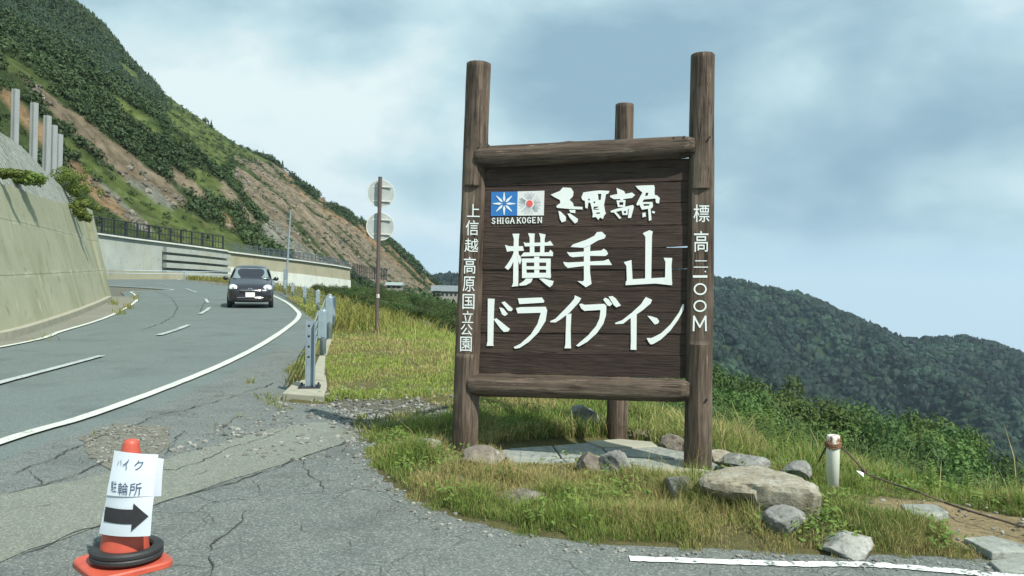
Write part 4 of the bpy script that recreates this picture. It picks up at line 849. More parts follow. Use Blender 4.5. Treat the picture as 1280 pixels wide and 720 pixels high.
# ------------------------------------------------------------------ round road signs seen from behind
rs_b = G(470.5, 421, .0); dR = (rs_b-CAM).dot(FW); rs_t = P(475.3, 221, dR-.07)
rs = empty('round_road_sign', tuple(rs_b)); tag(rs, 'two round road signs seen from behind on one brown pole in the grass', 'road sign')
m_signback = plain('sign_back', (0.40, 0.44, 0.43), (0.50, 0.54, 0.52), 6, .5, .3); m_rim = plain('sign_rim', (0.62, 0.64, 0.60), (0.7, 0.7, 0.66), 6, .5); m_pole = plain('brown_pole', (0.085, 0.065, 0.06), (0.12, 0.09, 0.08), 4, .7, 0, .2, 30, (1, 1, .4))
ax = (rs_t-rs_b); bm = bmesh.new(); tube(bm, [Vector((0, 0, -.3)), ax*.3, ax*.6, ax*.85, ax], .044, 14); bm_obj('pole', bm, m_pole, rs, smooth=False)
for px, py, r in ((476.0, 242.0, 17.0), (475.3, 283.3, 17.2)):
    c = P(px, py, dR+.06)-rs_b; R = r/F*dR; Mx = Matrix.Translation(c) @ Matrix.Rotation(math.pi/2, 4, 'X') @ Matrix.Rotation(.12, 4, 'Y')
    bm = bmesh.new(); lathe(bm, [(R-.004, -.004), (R, -.002), (R, .002), (R-.004, .004)], 48, Mx); dsk = bm_obj('sign_disc', bm, m_signback, rs)
    bm = bmesh.new(); lathe(bm, [(R-.012, .003), (R-.002, .010), (R+.006, .006), (R+.006, -.006), (R-.012, -.004)]+[(R-.012, .003)], 48, Mx, False); bm_obj('rim', bm, m_rim, dsk)
    for dz in (.16, -.17):
        bm = bmesh.new(); w = 2*math.sqrt(R*R-dz*dz)-.05; bx(bm, c+Vector((0, -.015, dz)), (w, .022, .03)); bm_obj('stiffener', bm, m_rim, dsk)
        bm = bmesh.new(); bx(bm, c+Vector((-.01, -.035, dz)), (.12, .05, .03)); bm_obj('clamp', bm, m_rim, dsk)
bm = bmesh.new(); c = P(472.5, 370, dR-.05)-rs_b; bx(bm, c, (.07, .02, .09)); bm_obj('pole_tag', bm, m_rim, rs)

# ------------------------------------------------------------------ the oncoming car
def build_car():
    root_p = G(312.5, 385.5); car = empty('parked_car' if False else 'hatchback_car', tuple(root_p)+() , math.atan2(root_p.x*-1, root_p.y)*-1+math.radians(-1)); 
    car.rotation_euler.z = math.atan2(-root_p.x, root_p.y)*1.0 - 0.02
    tag(car, 'dark purple black small hatchback driving towards the viewer with big oval headlights', 'car')
    m = NT('dark_car_paint'); m.set((0.020, 0.017, 0.024), .28, .2, coat=.8); mp = m.m
    m = NT('car_glass'); m.set((0.24, 0.30, 0.30), .14, 0.35, 1.0, .5); mg = m.m  # pale grey-green base stands in for sky reflected in the glass
    m = NT('headlight_lens'); m.set((0.68, 0.78, 0.80), .12, .2, .8, 1); mh = m.m
    mc = plain('chrome', (0.75, 0.77, 0.78), (0.7, 0.72, 0.73), 2, .15, 1, 0); mb = plain('black_trim', (0.015, 0.015, 0.017), (0.02, 0.02, 0.022), 5, .6); mpl = plain('number_plate', (0.78, 0.80, 0.78), (0.74, 0.76, 0.74), 8, .5)
    ST = [(0.0, .52, .26, .56, 0), (.05, .68, .22, .66, 0), (.16, .77, .20, .76, 0), (.35, .815, .2, .84, 0), (.62, .83, .2, .92, 0), (.92, .835, .2, .985, 0), (1.02, .835, .2, 1.03, 1.06), (1.3, .835, .2, .98, 1.25), (1.62, .835, .2, .97, 1.44), (1.8, .835, .2, .97, 1.485), (2.3, .835, .2, .97, 1.51), (2.9, .83, .22, .98, 1.48), (3.3, .81, .25, .99, 1.38), (3.5, .78, .28, .98, 1.1), (3.58, .70, .35, .85, 0)]
    bm = bmesh.new(); rings = []
    for y, w, zb, zt_, zr in ST:
        if zr: cwt = .60-max(0, (1.3-y))*.1; pts_ = [(0, zb), (w-.08, zb), (w-.01, zb+.09), (w, .5), (w-.01, .78), (w-.05, min(zt_, .97)), (cwt+.09, zt_*.45+zr*.55), (cwt+.01, zr-.07), (cwt-.09, zr-.012), (cwt*.5, zr+.008), (0, zr+.014)]
        else: pts_ = [(0, zb), (w-.08, zb), (w-.01, zb+.07), (w, min(.5, zt_-.12)), (w-.008, zt_-.14), (w-.045, zt_-.06), (w*.86, zt_-.022), (w*.72, zt_), (w*.5, zt_+.015), (w*.3, zt_+.02), (0, zt_+.022)]
        full = pts_+[(-x, z) for x, z in pts_[-2:0:-1]]; rings.append([bm.verts.new((x, y, z)) for x, z in full])
    n = len(rings[0])
    for A, B in zip(rings, rings[1:]):
        for k in range(n): bm.faces.new((A[k], B[k], B[(k+1) % n], A[(k+1) % n]))
    bm.faces.new(rings[0]); bm.faces.new(rings[-1][::-1])
    body = bm_obj('body', bm, mp, car, smooth=True); s = body.modifiers.new('s', 'SUBSURF'); s.levels = 1; s.render_levels = 1
    def surf(name, corners, mat, n=10, bow=0.0, out=0.0, parent=car, th=.008):
        bm = bmesh.new(); g = []
        for j in range(n+1):
            row = []
            for i in range(n+1):
                s_, t = i/n, j/n; a = Vector(corners[0]).lerp(Vector(corners[1]), s_); b = Vector(corners[3]).lerp(Vector(corners[2]), s_); p = a.lerp(b, t); p.y -= bow*(1-(2*s_-1)**2); row.append(bm.verts.new(p))
            g.append(row)
        for j in range(n):
            for i in range(n): bm.faces.new((g[j][i], g[j+1][i], g[j+1][i+1], g[j][i+1]))
        o = bm_obj(name, bm, mat, parent, smooth=True); m_ = o.modifiers.new('t', 'SOLIDIFY'); m_.thickness = th; return o
    car.scale = (1, 1, 1.07)
    surf('windscreen', [(-.555, 1.60, 1.405), (.555, 1.60, 1.405), (.665, 1.01, 1.03), (-.665, 1.01, 1.03)], mg, bow=.055)
    for sx in (-1, 1):
        surf('side_window', [(sx*.64, 1.55, 1.38), (sx*.655, 2.3, 1.42), (sx*.80, 2.3, 1.0), (sx*.80, 1.15, 1.0)], mg)
        surf('side_window', [(sx*.655, 2.36, 1.42), (sx*.64, 3.1, 1.36), (sx*.79, 3.2, 1.02), (sx*.80, 2.36, 1.0)], mg)
        bm = bmesh.new(); bmesh.ops.create_uvsphere(bm, u_segments=20, v_segments=12, radius=1); bmesh.ops.transform(bm, matrix=Matrix.Translation((sx*.60, .20, .70)) @ Matrix.Rotation(sx*.50, 4, 'Z') @ Matrix.Rotation(-sx*.35, 4, 'Y') @ Matrix.Rotation(-.55, 4, 'X') @ Matrix.Diagonal((.19, .085, .135, 1)), verts=bm.verts[:]); hl = bm_obj('headlight', bm, mh, car, smooth=True)
        bm = bmesh.new(); bmesh.ops.create_uvsphere(bm, u_segments=12, v_segments=8, radius=.035); bmesh.ops.transform(bm, matrix=Matrix.Translation((sx*.60, .105, .72)), verts=bm.verts[:]); bm_obj('bulb', bm, mc, hl, smooth=True)
        bm = bmesh.new(); bmesh.ops.create_uvsphere(bm, u_segments=16, v_segments=8, radius=1); bmesh.ops.transform(bm, matrix=Matrix.Translation((sx*.93, 1.12, 1.03)) @ Matrix.Diagonal((.10, .06, .075, 1)), verts=bm.verts[:]); tube(bm, [(sx*.78, 1.13, .99), (sx*.90, 1.12, 1.01)], .02, 8); bm_obj('wing_mirror', bm, mp, car, smooth=True)
        bm = bmesh.new(); bmesh.ops.create_uvsphere(bm, u_segments=12, v_segments=8, radius=1); bmesh.ops.transform(bm, matrix=Matrix.Translation((sx*.56, .06, .375)) @ Matrix.Diagonal((.07, .03, .05, 1)), verts=bm.verts[:]); bm_obj('fog_light', bm, mc, car, smooth=True)
        for yw in (.68, 3.02):
            bm = bmesh.new(); lathe(bm, [(.20, -.09), (.27, -.088), (.29, -.06), (.29, .06), (.27, .088), (.20, .09)], 28, Matrix.Translation((sx*.745, yw, .29)) @ Matrix.Rotation(math.pi/2, 4, 'Y')); wh = bm_obj('wheel', bm, m_black, car)
            bm = bmesh.new(); lathe(bm, [(.02, -.094), (.195, -.093), (.2, .0), (.195, .093), (.02, .094)], 20, Matrix.Translation((sx*.745, yw, .29)) @ Matrix.Rotation(math.pi/2, 4, 'Y')); bm_obj('rim', bm, m_steel, wh)
    surf('grille', [(-.40, .0, .60), (.40, .0, .60), (.36, -.004, .545), (-.36, -.004, .545)], mb, bow=.035)
    surf('grille', [(-.60, .05, .44), (.60, .05, .44), (.52, .03, .27), (-.52, .03, .27)], mb, bow=.07)
    bm = bmesh.new(); tube(bm, [(x/10*.46, -.045+.06*(x/10)**2, .375) for x in range(-10, 11, 2)], .012, 6); bm_obj('chrome_strip', bm, mc, car)
    bm = bmesh.new(); tube(bm, [(x/10*.36, -.05+.03*(x/10)**2, .625) for x in range(-10, 11, 2)], .010, 6); bm_obj('chrome_strip', bm, mc, car)
    bm = bmesh.new(); lathe(bm, [(.05, -.012), (.062, 0), (.05, .012), (.04, 0), (.05, -.012)], 20, Matrix.Translation((0, -.06, .66)) @ Matrix.Rotation(math.pi/2, 4, 'X') @ Matrix.Diagonal((1.3, .8, 1, 1)), False); bm_obj('badge', bm, mc, car)
    bm = bmesh.new(); bx(bm, (0, -.075, .475), (.335, .012, .165)); bm_obj('number_plate', bm, mpl, car, bevel=.006)
    for sx in (-.28, .28): 
        bm = bmesh.new(); tube(bm, [(sx, .97, 1.035), (sx+.18, 1.0, 1.05), (sx+.42, 1.07, 1.075)], .009, 5); bm_obj('wiper', bm, mb, car)
    bm = bmesh.new(); bx(bm, (0, 1.72, 1.30), (.20, .02, .055)); bm_obj('rear_view_mirror', bm, mb, car)
    for sx in (-.34, .34):
        bm = bmesh.new(); bx(bm, (sx, 1.95, 1.12), (.40, .1, .4)); bm_obj('seat', bm, mb, car, bevel=.05)
build_car()
# ------------------------------------------------------------------ leaf and crown builders
def leafcloud(centers, radii, n, size, cols, rng, squash=0.85, inner=0.35, up=0.25):
    """n small leaf triangles (pairs) spread through the outer volume of several lobes"""
    centers = np.asarray(centers, float); radii = np.asarray(radii, float); w = radii**2; k = rng.choice(len(centers), n, p=w/w.sum())
    d = rng.normal(size=(n, 3)); d /= np.linalg.norm(d, axis=1)[:, None]; r = (inner+(1-inner)*rng.random(n)**0.45)
    bump = 0.82+0.36*vn(d[:, 0]*3+k*7.1+5, d[:, 1]*3+d[:, 2]*2.3+5, 3)
    p = centers[k]+d*(radii[k]*r*bump)[:, None]*np.array([1, 1, squash]); nrm = d+rng.normal(size=(n, 3))*0.34+np.array([0, 0, up]); nrm /= np.linalg.norm(nrm, axis=1)[:, None]
    t = np.cross(nrm, rng.normal(size=(n, 3))); t /= np.linalg.norm(t, axis=1)[:, None]; b = np.cross(nrm, t); s = size*rng.uniform(.6, 1.4, n)[:, None]
    V = np.stack([p-t*s, p-b*s*.6, p+t*s, p+b*s*.6], 1).reshape(-1, 3); Fc = np.arange(4*n).reshape(n, 4)
    c0, c1 = np.array(cols[0]), np.array(cols[1]); clump = vn(p[:, 0]*1.1+3, p[:, 1]*1.1+p[:, 2]*1.3, 8); q = np.clip(clump*0.8+rng.random(n)*.35, 0, 1)[:, None]; C = c0*(1-q)+c1*q
    return V, Fc, np.repeat(C, 4, 0)
def make_tree(name, seed, r, h, trunk_h, cols, nleaf, leaf, nlobe=7, flat=.85):
    rng = np.random.default_rng(seed); rg = random.Random(seed); cs = [(0, 0, trunk_h+(h-trunk_h)*.45)]; rs = [min(r, (h-trunk_h)/2)*.9]
    for k in range(nlobe):
        a = k*2.399+rg.random(); rr = r*rg.uniform(.35, .75); cs.append((math.cos(a)*rr, math.sin(a)*rr, trunk_h+(h-trunk_h)*rg.uniform(.15, .82))); rs.append(r*rg.uniform(.32, .5))
    V, Fc, C = leafcloud(cs, rs, nleaf, leaf, cols, rng, flat); t = empty(name); cr = mesh_np('crown', V, Fc, m_foliage, t, C)
    bm = bmesh.new(); tube(bm, [(0, 0, -1.0), (0.03*r, 0, trunk_h*.5), (-.02*r, .02*r, trunk_h), (.02, 0, h*.7)], [.05*h*.6, .04*h*.6, .03*h*.6, .01*h], 7)
    for k in range(5):
        a = k*2.4; tube(bm, [(0, 0, trunk_h*(.6+.1*k)), (math.cos(a)*r*.35, math.sin(a)*r*.35, trunk_h+(h-trunk_h)*.3), (math.cos(a)*r*.65, math.sin(a)*r*.65, trunk_h+(h-trunk_h)*.6)], [.02*h, .012*h, .005*h], 5)
    bm_obj('trunk', bm, m_bark, t); return t, r, h
G1 = [((0.050, 0.095, 0.026), (0.125, 0.200, 0.050)), ((0.040, 0.078, 0.026), (0.095, 0.155, 0.043)), ((0.060, 0.108, 0.026), (0.150, 0.215, 0.052))]
PROTO = [make_tree('broadleaf_tree', 100+i, 1.0, 1.35, .12, G1[i % 3], 4200, .038, 8) for i in range(5)]
PROTO_B = [make_tree('shrub', 200+i, 1.0, 1.1, .08, ((0.030, 0.055, 0.018), (0.080, 0.125, 0.032)) if i % 2 else ((0.040, 0.070, 0.022), (0.10, 0.145, 0.040)), 3600, .040, 9, .8) for i in range(4)]
used = set()
def place(protos, loc, r, h, label, cat, group, name=None):
    i = random.randrange(len(protos)); t, pr, ph = protos[i]; key = t.name
    if key not in used: used.add(key); o = t
    else:
        o = t.copy(); COL.objects.link(o)
        for ch in t.children: c = ch.copy(); COL.objects.link(c); c.parent = o
    o.location = loc; o.scale = (r/pr, r/pr*random.uniform(.85, 1.15), h/ph); o.rotation_euler = (0, 0, random.uniform(0, 6.28)); tag(o, label, cat, group); return o
def interp(tab, x): return float(np.interp(x, [p[0] for p in tab], [p[1] for p in tab]))
# trees on the slope beyond the verge, at right: tops follow the traced outline
RO = [(560, 400), (700, 420), (860, 452), (893, 458), (925, 466), (960, 472), (1000, 490), (1040, 505), (1100, 513), (1130, 512), (1160, 520), (1200, 540), (1240, 560), (1275, 588), (1340, 620), (1450, 670)]
TL_ = 'green broadleaf tree in the thicket on the slope beyond the grass right of the sign'; n_ = 0
for d, step in ((50, 32), (42, 36), (35, 42), (28, 50), (23, 58), (18, 66), (15, 76)):
    px = 845-random.uniform(0, step)
    while px < 1420:
        px += step*random.uniform(.7, 1.2); dd = d*random.uniform(.92, 1.1); x, y = P(px, 360, dd).x, P(px, 360, dd).y; s = float(crest_s(np.array([x]), np.array([y]))[0])
        if s < 2.0: continue
        g = H1(x, y); lay = (48-d)/33.0; tp = interp(RO, px)+lay*74+random.uniform(-12, 16); zt_ = P(px, tp, dd).z; h = zt_-g
        if h < .7: continue
        if h > 5.5: g = zt_-5.5; h = 5.5
        r = min(max(h*.55, 1.2), 2.6)*random.uniform(.85, 1.15); place(PROTO, (x, y, g), r, h, TL_, 'tree', 'low broadleaf trees on the slope right of the sign'); n_ += 1
print('right trees', n_)
# shrubs between the verge and the far wall, at left of the sign
LO = [(360, 352), (384, 352), (417, 354), (440, 354), (474, 358), (500, 361), (519, 366), (545, 371), (567, 376), (640, 400), (760, 420)]
n_ = 0; SLB = 'dense green shrub in the mass between the grass verge and the far hillside'
for d, step in ((150, 12), (125, 14), (100, 16), (80, 18), (64, 21), (52, 24), (42, 28), (34, 32), (28, 36), (23, 42)):
    px = 385
    while px < 640:
        px += step*random.uniform(.6, 1.1); dd = d*random.uniform(.9, 1.12); v = P(px, 360, dd); x, y = v.x, v.y; s = float(crest_s(np.array([x]), np.array([y]))[0])
        if s < .9: continue
        g = H1(x, y); tp = interp(LO, px)+random.uniform(0, 4)+max(0, (60-d))*.55; zt_ = P(px, tp, dd).z; h = zt_-g
        if h < .5: continue
        h2 = min(h, 3.2); r = min(max(h2*.6, .8), 2.4)*random.uniform(.85, 1.2); place(PROTO_B, (x, y, zt_-h2), r, h2, SLB, 'shrub', 'shrubs beyond the grass verge left of the sign'); n_ += 1
print('left shrubs', n_)

# ------------------------------------------------------------------ left hillside
RIDGE = [(-200, -150), (0, -45), (60, -12), (82, 0), (110, 18), (135, 38), (155, 66), (170, 84), (190, 103), (203, 115), (235, 138), (270, 162), (300, 183), (325, 197), (345, 203), (362, 218), (378, 232), (395, 241), (415, 257), (440, 272), (470, 291), (500, 312), (525, 335), (542, 353), (556, 364), (575, 372)]
YE = 350.0; prof = np.array([[P(px, py, YE).x, P(px, py, YE).z] for px, py in RIDGE])
FOOT = [(40, -52), (60, -52), (78, -48), (82, -44.5), (90, -41.2), (98, -37), (103, -34), (110, -30.5), (118, -28), (122, -26.2), (150, -27), (200, -30), (280, -28), (350, -22.65), (600, -22.65)]
XF = float(prof[-1, 0])
def HM(x, y, rel=True):
    f = np.interp(y, [p[0] for p in FOOT], [p[1] for p in FOOT]); zf = np.interp(y, [40, 78, 82, 90, 98, 110, 122, 128, 160, 350], [5, 5.4, 5.2, 4.7, 3.6, 2.6, 1.6, 0.5, -3, float(prof[-1, 1])])
    u = x-f; base = np.interp(u+XF, prof[:, 0], prof[:, 1])-prof[-1, 1]; base = np.where(u > 0, -6.0*np.minimum(u, 3)-.3*u, base)
    z = zf+base; g = (fbm(y*0.045+2, u*0.010, 4, 31)-.5)*16 + (fbm(y*0.22, u*0.035, 4, 33)-.5)*5; amp = np.clip(-u/35, 0, 1)*np.clip((YE-y)/90+.12, 0.12, 1)
    z = z+g*amp+(fbm(x*.35, y*.35, 3, 35)-.5)*0.9*np.clip(-u/10, 0, 1)
    return np.where(y > YE, z-(y-YE)*.35*np.clip(-u/60+.2, 0, 1.5), z)
ys = np.concatenate([np.arange(46, 130, 1.0), np.arange(130, 352, 1.6), np.arange(355, 520, 8)]); xs = np.concatenate([np.arange(-420, -150, 2.5), np.arange(-150, -14, .9), np.arange(-14, 4, 3)])
POLY = {
 'scree': [[(30, 95), (45, 104), (70, 120), (110, 148), (150, 183), (190, 213), (238, 252), (214, 258), (160, 226), (120, 192), (80, 152), (50, 125)], [(207, 202), (225, 212), (245, 230), (265, 252), (255, 256), (235, 240), (210, 218)], [(275, 222), (290, 235), (320, 272), (316, 285), (298, 258), (278, 240)],
   [(290, 195), (318, 197), (345, 207), (380, 236), (415, 262), (450, 288), (500, 322), (552, 362), (540, 372), (470, 362), (440, 345), (385, 330), (335, 305), (322, 290), (330, 280), (320, 255), (300, 232), (288, 212)]],
 'orange': [[(78, 196), (100, 205), (122, 230), (150, 260), (172, 288), (132, 286), (116, 276), (100, 245), (82, 215)], [(272, 260), (285, 262), (300, 286), (297, 292), (282, 282)], [(0, 100), (12, 112), (60, 160), (62, 195), (30, 190), (0, 170)], [(350, 215), (375, 232), (395, 245), (388, 250), (360, 232)], [(440, 270), (470, 293), (520, 335), (548, 360), (530, 360), (480, 318), (445, 285)], [(395, 243), (440, 275), (436, 285), (398, 256)]],
 'grey': [[(108, 222), (125, 230), (155, 256), (192, 292), (165, 292), (122, 248)], [(330, 262), (360, 285), (400, 315), (420, 330), (350, 312), (326, 290)], [(160, 218), (200, 240), (222, 262), (200, 258), (170, 235)]],
 'meadow': [[(0, 62), (28, 78), (66, 108), (62, 113), (25, 96), (0, 82)], [(128, 108), (165, 130), (212, 168), (196, 172), (150, 142)], [(42, 66), (85, 88), (82, 93), (50, 78)], [(78, 165), (118, 200), (150, 218), (190, 240), (240, 264), (300, 298), (325, 318), (250, 310), (190, 296), (160, 270), (128, 232), (98, 200), (78, 184)], [(196, 105), (235, 134), (300, 180), (345, 205), (330, 215), (290, 197), (275, 215), (250, 195), (222, 165), (205, 140)], [(235, 200), (262, 215), (300, 250), (290, 258), (262, 240), (240, 225)], [(150, 75), (170, 90), (180, 110), (165, 105), (150, 90)], [(298, 226), (340, 252), (378, 286), (386, 292), (362, 287), (320, 265), (302, 243)]]}
def hillcol(x, y, z):
    A = np.stack([x, y, z], 1); px, py, d = proj_np(A); j = (fbm(x*.12, y*.12, 4, 51)-.5)*16; j2 = (fbm(x*.12+40, y*.12, 4, 52)-.5)*16; px = px+j; py = py+j2; n = x.size
    t = fbm(x*.25, y*.25, 4, 60)[:, None]; C = np.array([0.022, 0.040, 0.018])*(1-t)+np.array([0.050, 0.085, 0.028])*t; cls = np.zeros(n, int)
    st = fbm(y*.5, (x+z)*.06, 4, 61)[:, None]; fine = fbm(x*.9, y*.9, 3, 62)[:, None]
    pal = {'meadow': (1, (0.060, 0.095, 0.025), (0.115, 0.150, 0.045)), 'grey': (2, (0.14, 0.15, 0.125), (0.25, 0.26, 0.215)), 'scree': (3, (0.13, 0.105, 0.07), (0.27, 0.225, 0.16)), 'orange': (4, (0.17, 0.115, 0.065), (0.29, 0.20, 0.115))}
    for k in ('meadow', 'scree', 'grey', 'orange'):
        i_, a, b = pal[k]; m_ = np.zeros(n, bool)
        for pl in POLY[k]: m_ |= inpoly(px, py, pl)
        q = np.clip(st*.9+fine*.5-.2, 0, 1); C = np.where(m_[:, None], np.array(a)*(1-q)+np.array(b)*q, C); cls[m_] = i_
    # green streaks growing down the scree
    gs = (fbm(y*.16, (x+z)*.030, 4, 71) > .60) & (cls >= 2); C = np.where(gs[:, None], np.array([0.045, 0.070, 0.024]), C); cls[gs] = 5; return C, cls
m_hill = NT('hillside_soil'); _c = m_hill.attr(); _n = m_hill.noise(.5, 8, .7); _n2 = m_hill.noise(.12, 6, .65, m_hill.vec((.25, 1.6, .25)))
_c = m_hill.mix(m_hill.ramp(_n, [(.38, .55), (.55, 0)]), _c, (0.02, 0.024, 0.012)); _c = m_hill.mix(m_hill.ramp(_n, [(.55, 0), (.75, .35)]), _c, (0.36, 0.34, 0.27)); _c = m_hill.mix(m_hill.ramp(_n2, [(.5, 0.), (.7, .35)]), _c, (0.07, 0.06, 0.035))
m_hill.set(_c, .95, spec=.1); m_hill.bump(m_hill.math('ADD', _n, _n2), 1.0, .8)
hill = grid('hillside', xs, ys, HM, m_hill.m, lambda x, y, z: hillcol(x, y, z)[0]); tag(hill, kind='structure')
# scrub and conifers: clumps of leaf faces, dense where the hill is dark
def clumps(name, P0, S, C0, nf, mat, elong=1.0, leaf=.42):
    n = len(P0); d = RNG.normal(size=(n, nf, 3)); d /= np.linalg.norm(d, axis=2)[..., None]; d[..., 2] = np.abs(d[..., 2])*1.15-.15
    r = .45+.55*RNG.random((n, nf, 1))**.5; S = np.asarray(S)[:, None, None]; el = np.ones((n, 1, 3)); el[:, 0, 2] = elong if np.isscalar(elong) else elong
    taper = np.ones((n, nf, 1)); 
    p = P0[:, None]+d*r*S*el; nr = d+RNG.normal(size=d.shape)*.30; nr /= np.linalg.norm(nr, axis=2)[..., None]; t = np.cross(nr, RNG.normal(size=d.shape)); t /= np.linalg.norm(t, axis=2)[..., None]; b = np.cross(nr, t); q = S*leaf*RNG.uniform(.6, 1.3, (n, nf, 1))
    V = np.stack([p-t*q, p+t*q*.7+b*q*.6, p+b*q*-.9], 2).reshape(-1, 3); Fc = np.arange(n*nf*3).reshape(-1, 3); C = C0[:, None]*RNG.uniform(.6, 1.4, (n, nf, 1)); return tag(mesh_np(name, V, Fc, mat, None, np.repeat(C.reshape(-1, 3), 3, 0)), kind='stuff')
N_ = 120000; y = 60+RNG.random(N_)**.8*295; a = RNG.uniform(-.66, -.09, N_); x = a*y; z = HM(x, y); u = x-np.interp(y, [p[0] for p in FOOT], [p[1] for p in FOOT]); C, cls = hillcol(x, y, z)
dens = np.array([1.0, .10, .02, .022, .02, .16])[cls]; keep = (RNG.random(N_) < dens) & (u < -1.5) & (fbm(x*.10, y*.10, 3, 80) > np.where(cls == 0, .30, .1))
x, y, z, cls = x[keep][:27000], y[keep][:27000], z[keep][:27000], cls[keep][:27000]; print('hill clumps', len(x))
S = (.38+.0024*y)*RNG.uniform(.45, 1.6, len(x))*np.where(cls == 0, 1.0, .6); tt = fbm(x*.06, y*.06, 3, 81)[:, None]; CC = np.array([0.030, 0.055, 0.027])*(1-tt)+np.array([0.075, 0.118, 0.042])*tt
clumps('hillside_scrub', np.stack([x, y, z+S*.25], 1), S, CC, 26, m_foliage, np.where(cls == 0, 1.15, .8), .30)
# conifers on the skyline and over the upper slope
N_ = 5200; y = RNG.uniform(200, 352, N_); y[:1500] = RNG.uniform(338, 353, 1500); x = np.interp(RNG.random(N_)**.7, [0, 1], [-60, -240])*y/350; z = HM(x, y); px, py, d = proj_np(np.stack([x, y, z], 1)); C, cls = hillcol(x, y, z)
keep = (cls == 0) & ((py < 150) | ((px > 430) & (y > 320)) | ((py < 260)&(RNG.random(N_) < .25))); x, y, z = x[keep], y[keep], z[keep]; print('conifers', len(x))
def conifers(name, P0, Hh, C0, mat, layers=4, seg=6):
    n = len(P0); V = []; base = []; C = []; Fc = []
    ang = np.arange(seg)*2*np.pi/seg
    for l in range(layers):
        z0 = Hh*(.12+.21*l); z1 = z0+Hh*.34; rr = Hh*(.25-.052*l)
        ring = np.stack([np.cos(ang)[None]*rr[:, None]*RNG.uniform(.65, 1.2, (n, seg)), np.sin(ang)[None]*rr[:, None]*RNG.uniform(.65, 1.2, (n, seg)), np.broadcast_to(z0[:, None], (n, seg))+RNG.uniform(-.04, .04, (n, seg))*Hh[:, None]], -1)
        tip = np.stack([np.zeros(n), np.zeros(n), z1], -1)[:, None]; vv = np.concatenate([ring, tip], 1)+P0[:, None]; o = sum(len(q) for q in V); V.append(vv.reshape(-1, 3)); idx = np.arange(n)[:, None]*(seg+1)+o
        f = np.stack([idx+np.arange(seg)[None], idx+(np.arange(seg)[None]+1) % seg, np.broadcast_to(idx+seg, (n, seg))], -1).reshape(-1, 3); Fc.append(f); C.append(np.repeat(C0*RNG.uniform(.75, 1.25, (n, 1)), seg+1, 0))
    return tag(mesh_np(name, np.concatenate(V), np.concatenate(Fc), mat, None, np.concatenate(C)), kind='stuff')
m_con = foliage('needles', .8, 0.0)
conifers('hillside_conifers', np.stack([x, y, z-.3], 1), RNG.uniform(1.5, 4.0, len(x)), np.tile([[0.030, 0.052, 0.030]], (len(x), 1)), m_con)
# broken rock on the scree
N_ = 26000; y = 70+RNG.random(N_)*280; x = RNG.uniform(-.6, -.08, N_)*y; z = HM(x, y); C, cls = hillcol(x, y, z); keep = (cls >= 2) & (cls < 5) & (fbm(x*.15, y*.15, 3, 90) > .45); x, y, z = x[keep][:4500], y[keep][:4500], z[keep][:4500]
V0, F0 = ico(1); scatter('scree_rocks', np.stack([x, y, z], 1), RNG.uniform(.12, .55, len(x))**1.3, V0, F0, RNG.uniform(.10, .24, (len(x), 1))*np.array([1, .93, .80]), m_vc, .7)

# ------------------------------------------------------------------ forested mountain far right
MR = [(-400, 400), (200, 385), (420, 366), (500, 358), (525, 351), (545, 348), (570, 346.5), (620, 340), (700, 332), (800, 330), (860, 340), (890, 350), (910, 353), (925, 353), (950, 362), (975, 366), (998, 371), (1020, 379), (1045, 392), (1075, 402), (1100, 412), (1130, 425), (1150, 427.5), (1180, 426), (1205, 425), (1240, 433), (1280, 446), (1400, 480), (1700, 540), (2400, 600)]
D0, D1 = 430.0, 1150.0
def mount(a, t):
    px = 640+a*F; ridge = np.interp(px, [p[0] for p in MR], [p[1] for p in MR])+(fbm(px*.05, px*0+3, 3, 101)-.5)*2.5; d = D0+(D1-D0)*t; d1 = D1
    x1 = CAM.x+(FW.x+RT.x*a+UP.x*(360-ridge)/F); zr = CAM.z+d1*(FW.z+RT.z*a+UP.z*(360-ridge)/F); z0 = -0.30*D0-12-60*np.clip(a, 0, 1)
    tt = np.clip(t, 0, 1); z = z0+(zr-z0)*(tt**1.15); sp = (fbm(a*9+tt*2.6, tt*1.6+a*1.5, 4, 103)-.5)*120*np.sin(np.pi*tt)**.8+(fbm(a*30+tt*5, tt*7, 3, 104)-.5)*26*np.sin(np.pi*tt); z = z+sp-np.maximum(t-1, 0)*350
    X = np.array(CAM)[0]+d*(FW.x+RT.x*a); Y = d*(FW.y+RT.y*a); return X, Y, z
aa = np.linspace(-.45, 1.4, 330); tt_ = np.concatenate([np.linspace(0, 1, 120), [1.1, 1.3, 1.7]]); A_, T_ = np.meshgrid(aa, tt_); X, Y, Z = mount(A_.ravel(), T_.ravel()); nx, ny = len(aa), len(tt_); i = np.arange((nx-1)*(ny-1)); a = (i//(nx-1))*nx+i % (nx-1)
def mcol(x, y): t = fbm(x*.012, y*.012, 4, 110)[:, None]; return np.array([0.018, 0.032, 0.020])*(1-t)+np.array([0.040, 0.062, 0.026])*t
m_mtn = NT('forest_floor'); m_mtn.set(m_mtn.mix(m_mtn.ramp(m_mtn.noise(.03, 8, .7), [(.4, 0.), (.7, .6)]), m_mtn.attr(), (0.03, 0.05, 0.02)), .95, spec=.05)
mt = mesh_np('mountain', np.stack([X, Y, Z], 1), np.stack([a, a+1, a+nx+1, a+nx], 1), m_mtn.m, None, mcol(X, Y), True); tag(mt, kind='structure')
N_ = 15500; A_ = RNG.uniform(-.14, .78, N_); T_ = RNG.uniform(.12, 1.0, N_)**.85; T_[:900] = RNG.uniform(.985, 1.0, 900); X, Y, Z = mount(A_, T_); mpx = 640+A_*F; keep = mpx > 0; A_, X, Y, Z, T_ = A_[keep], X[keep], Y[keep], Z[keep], T_[keep]
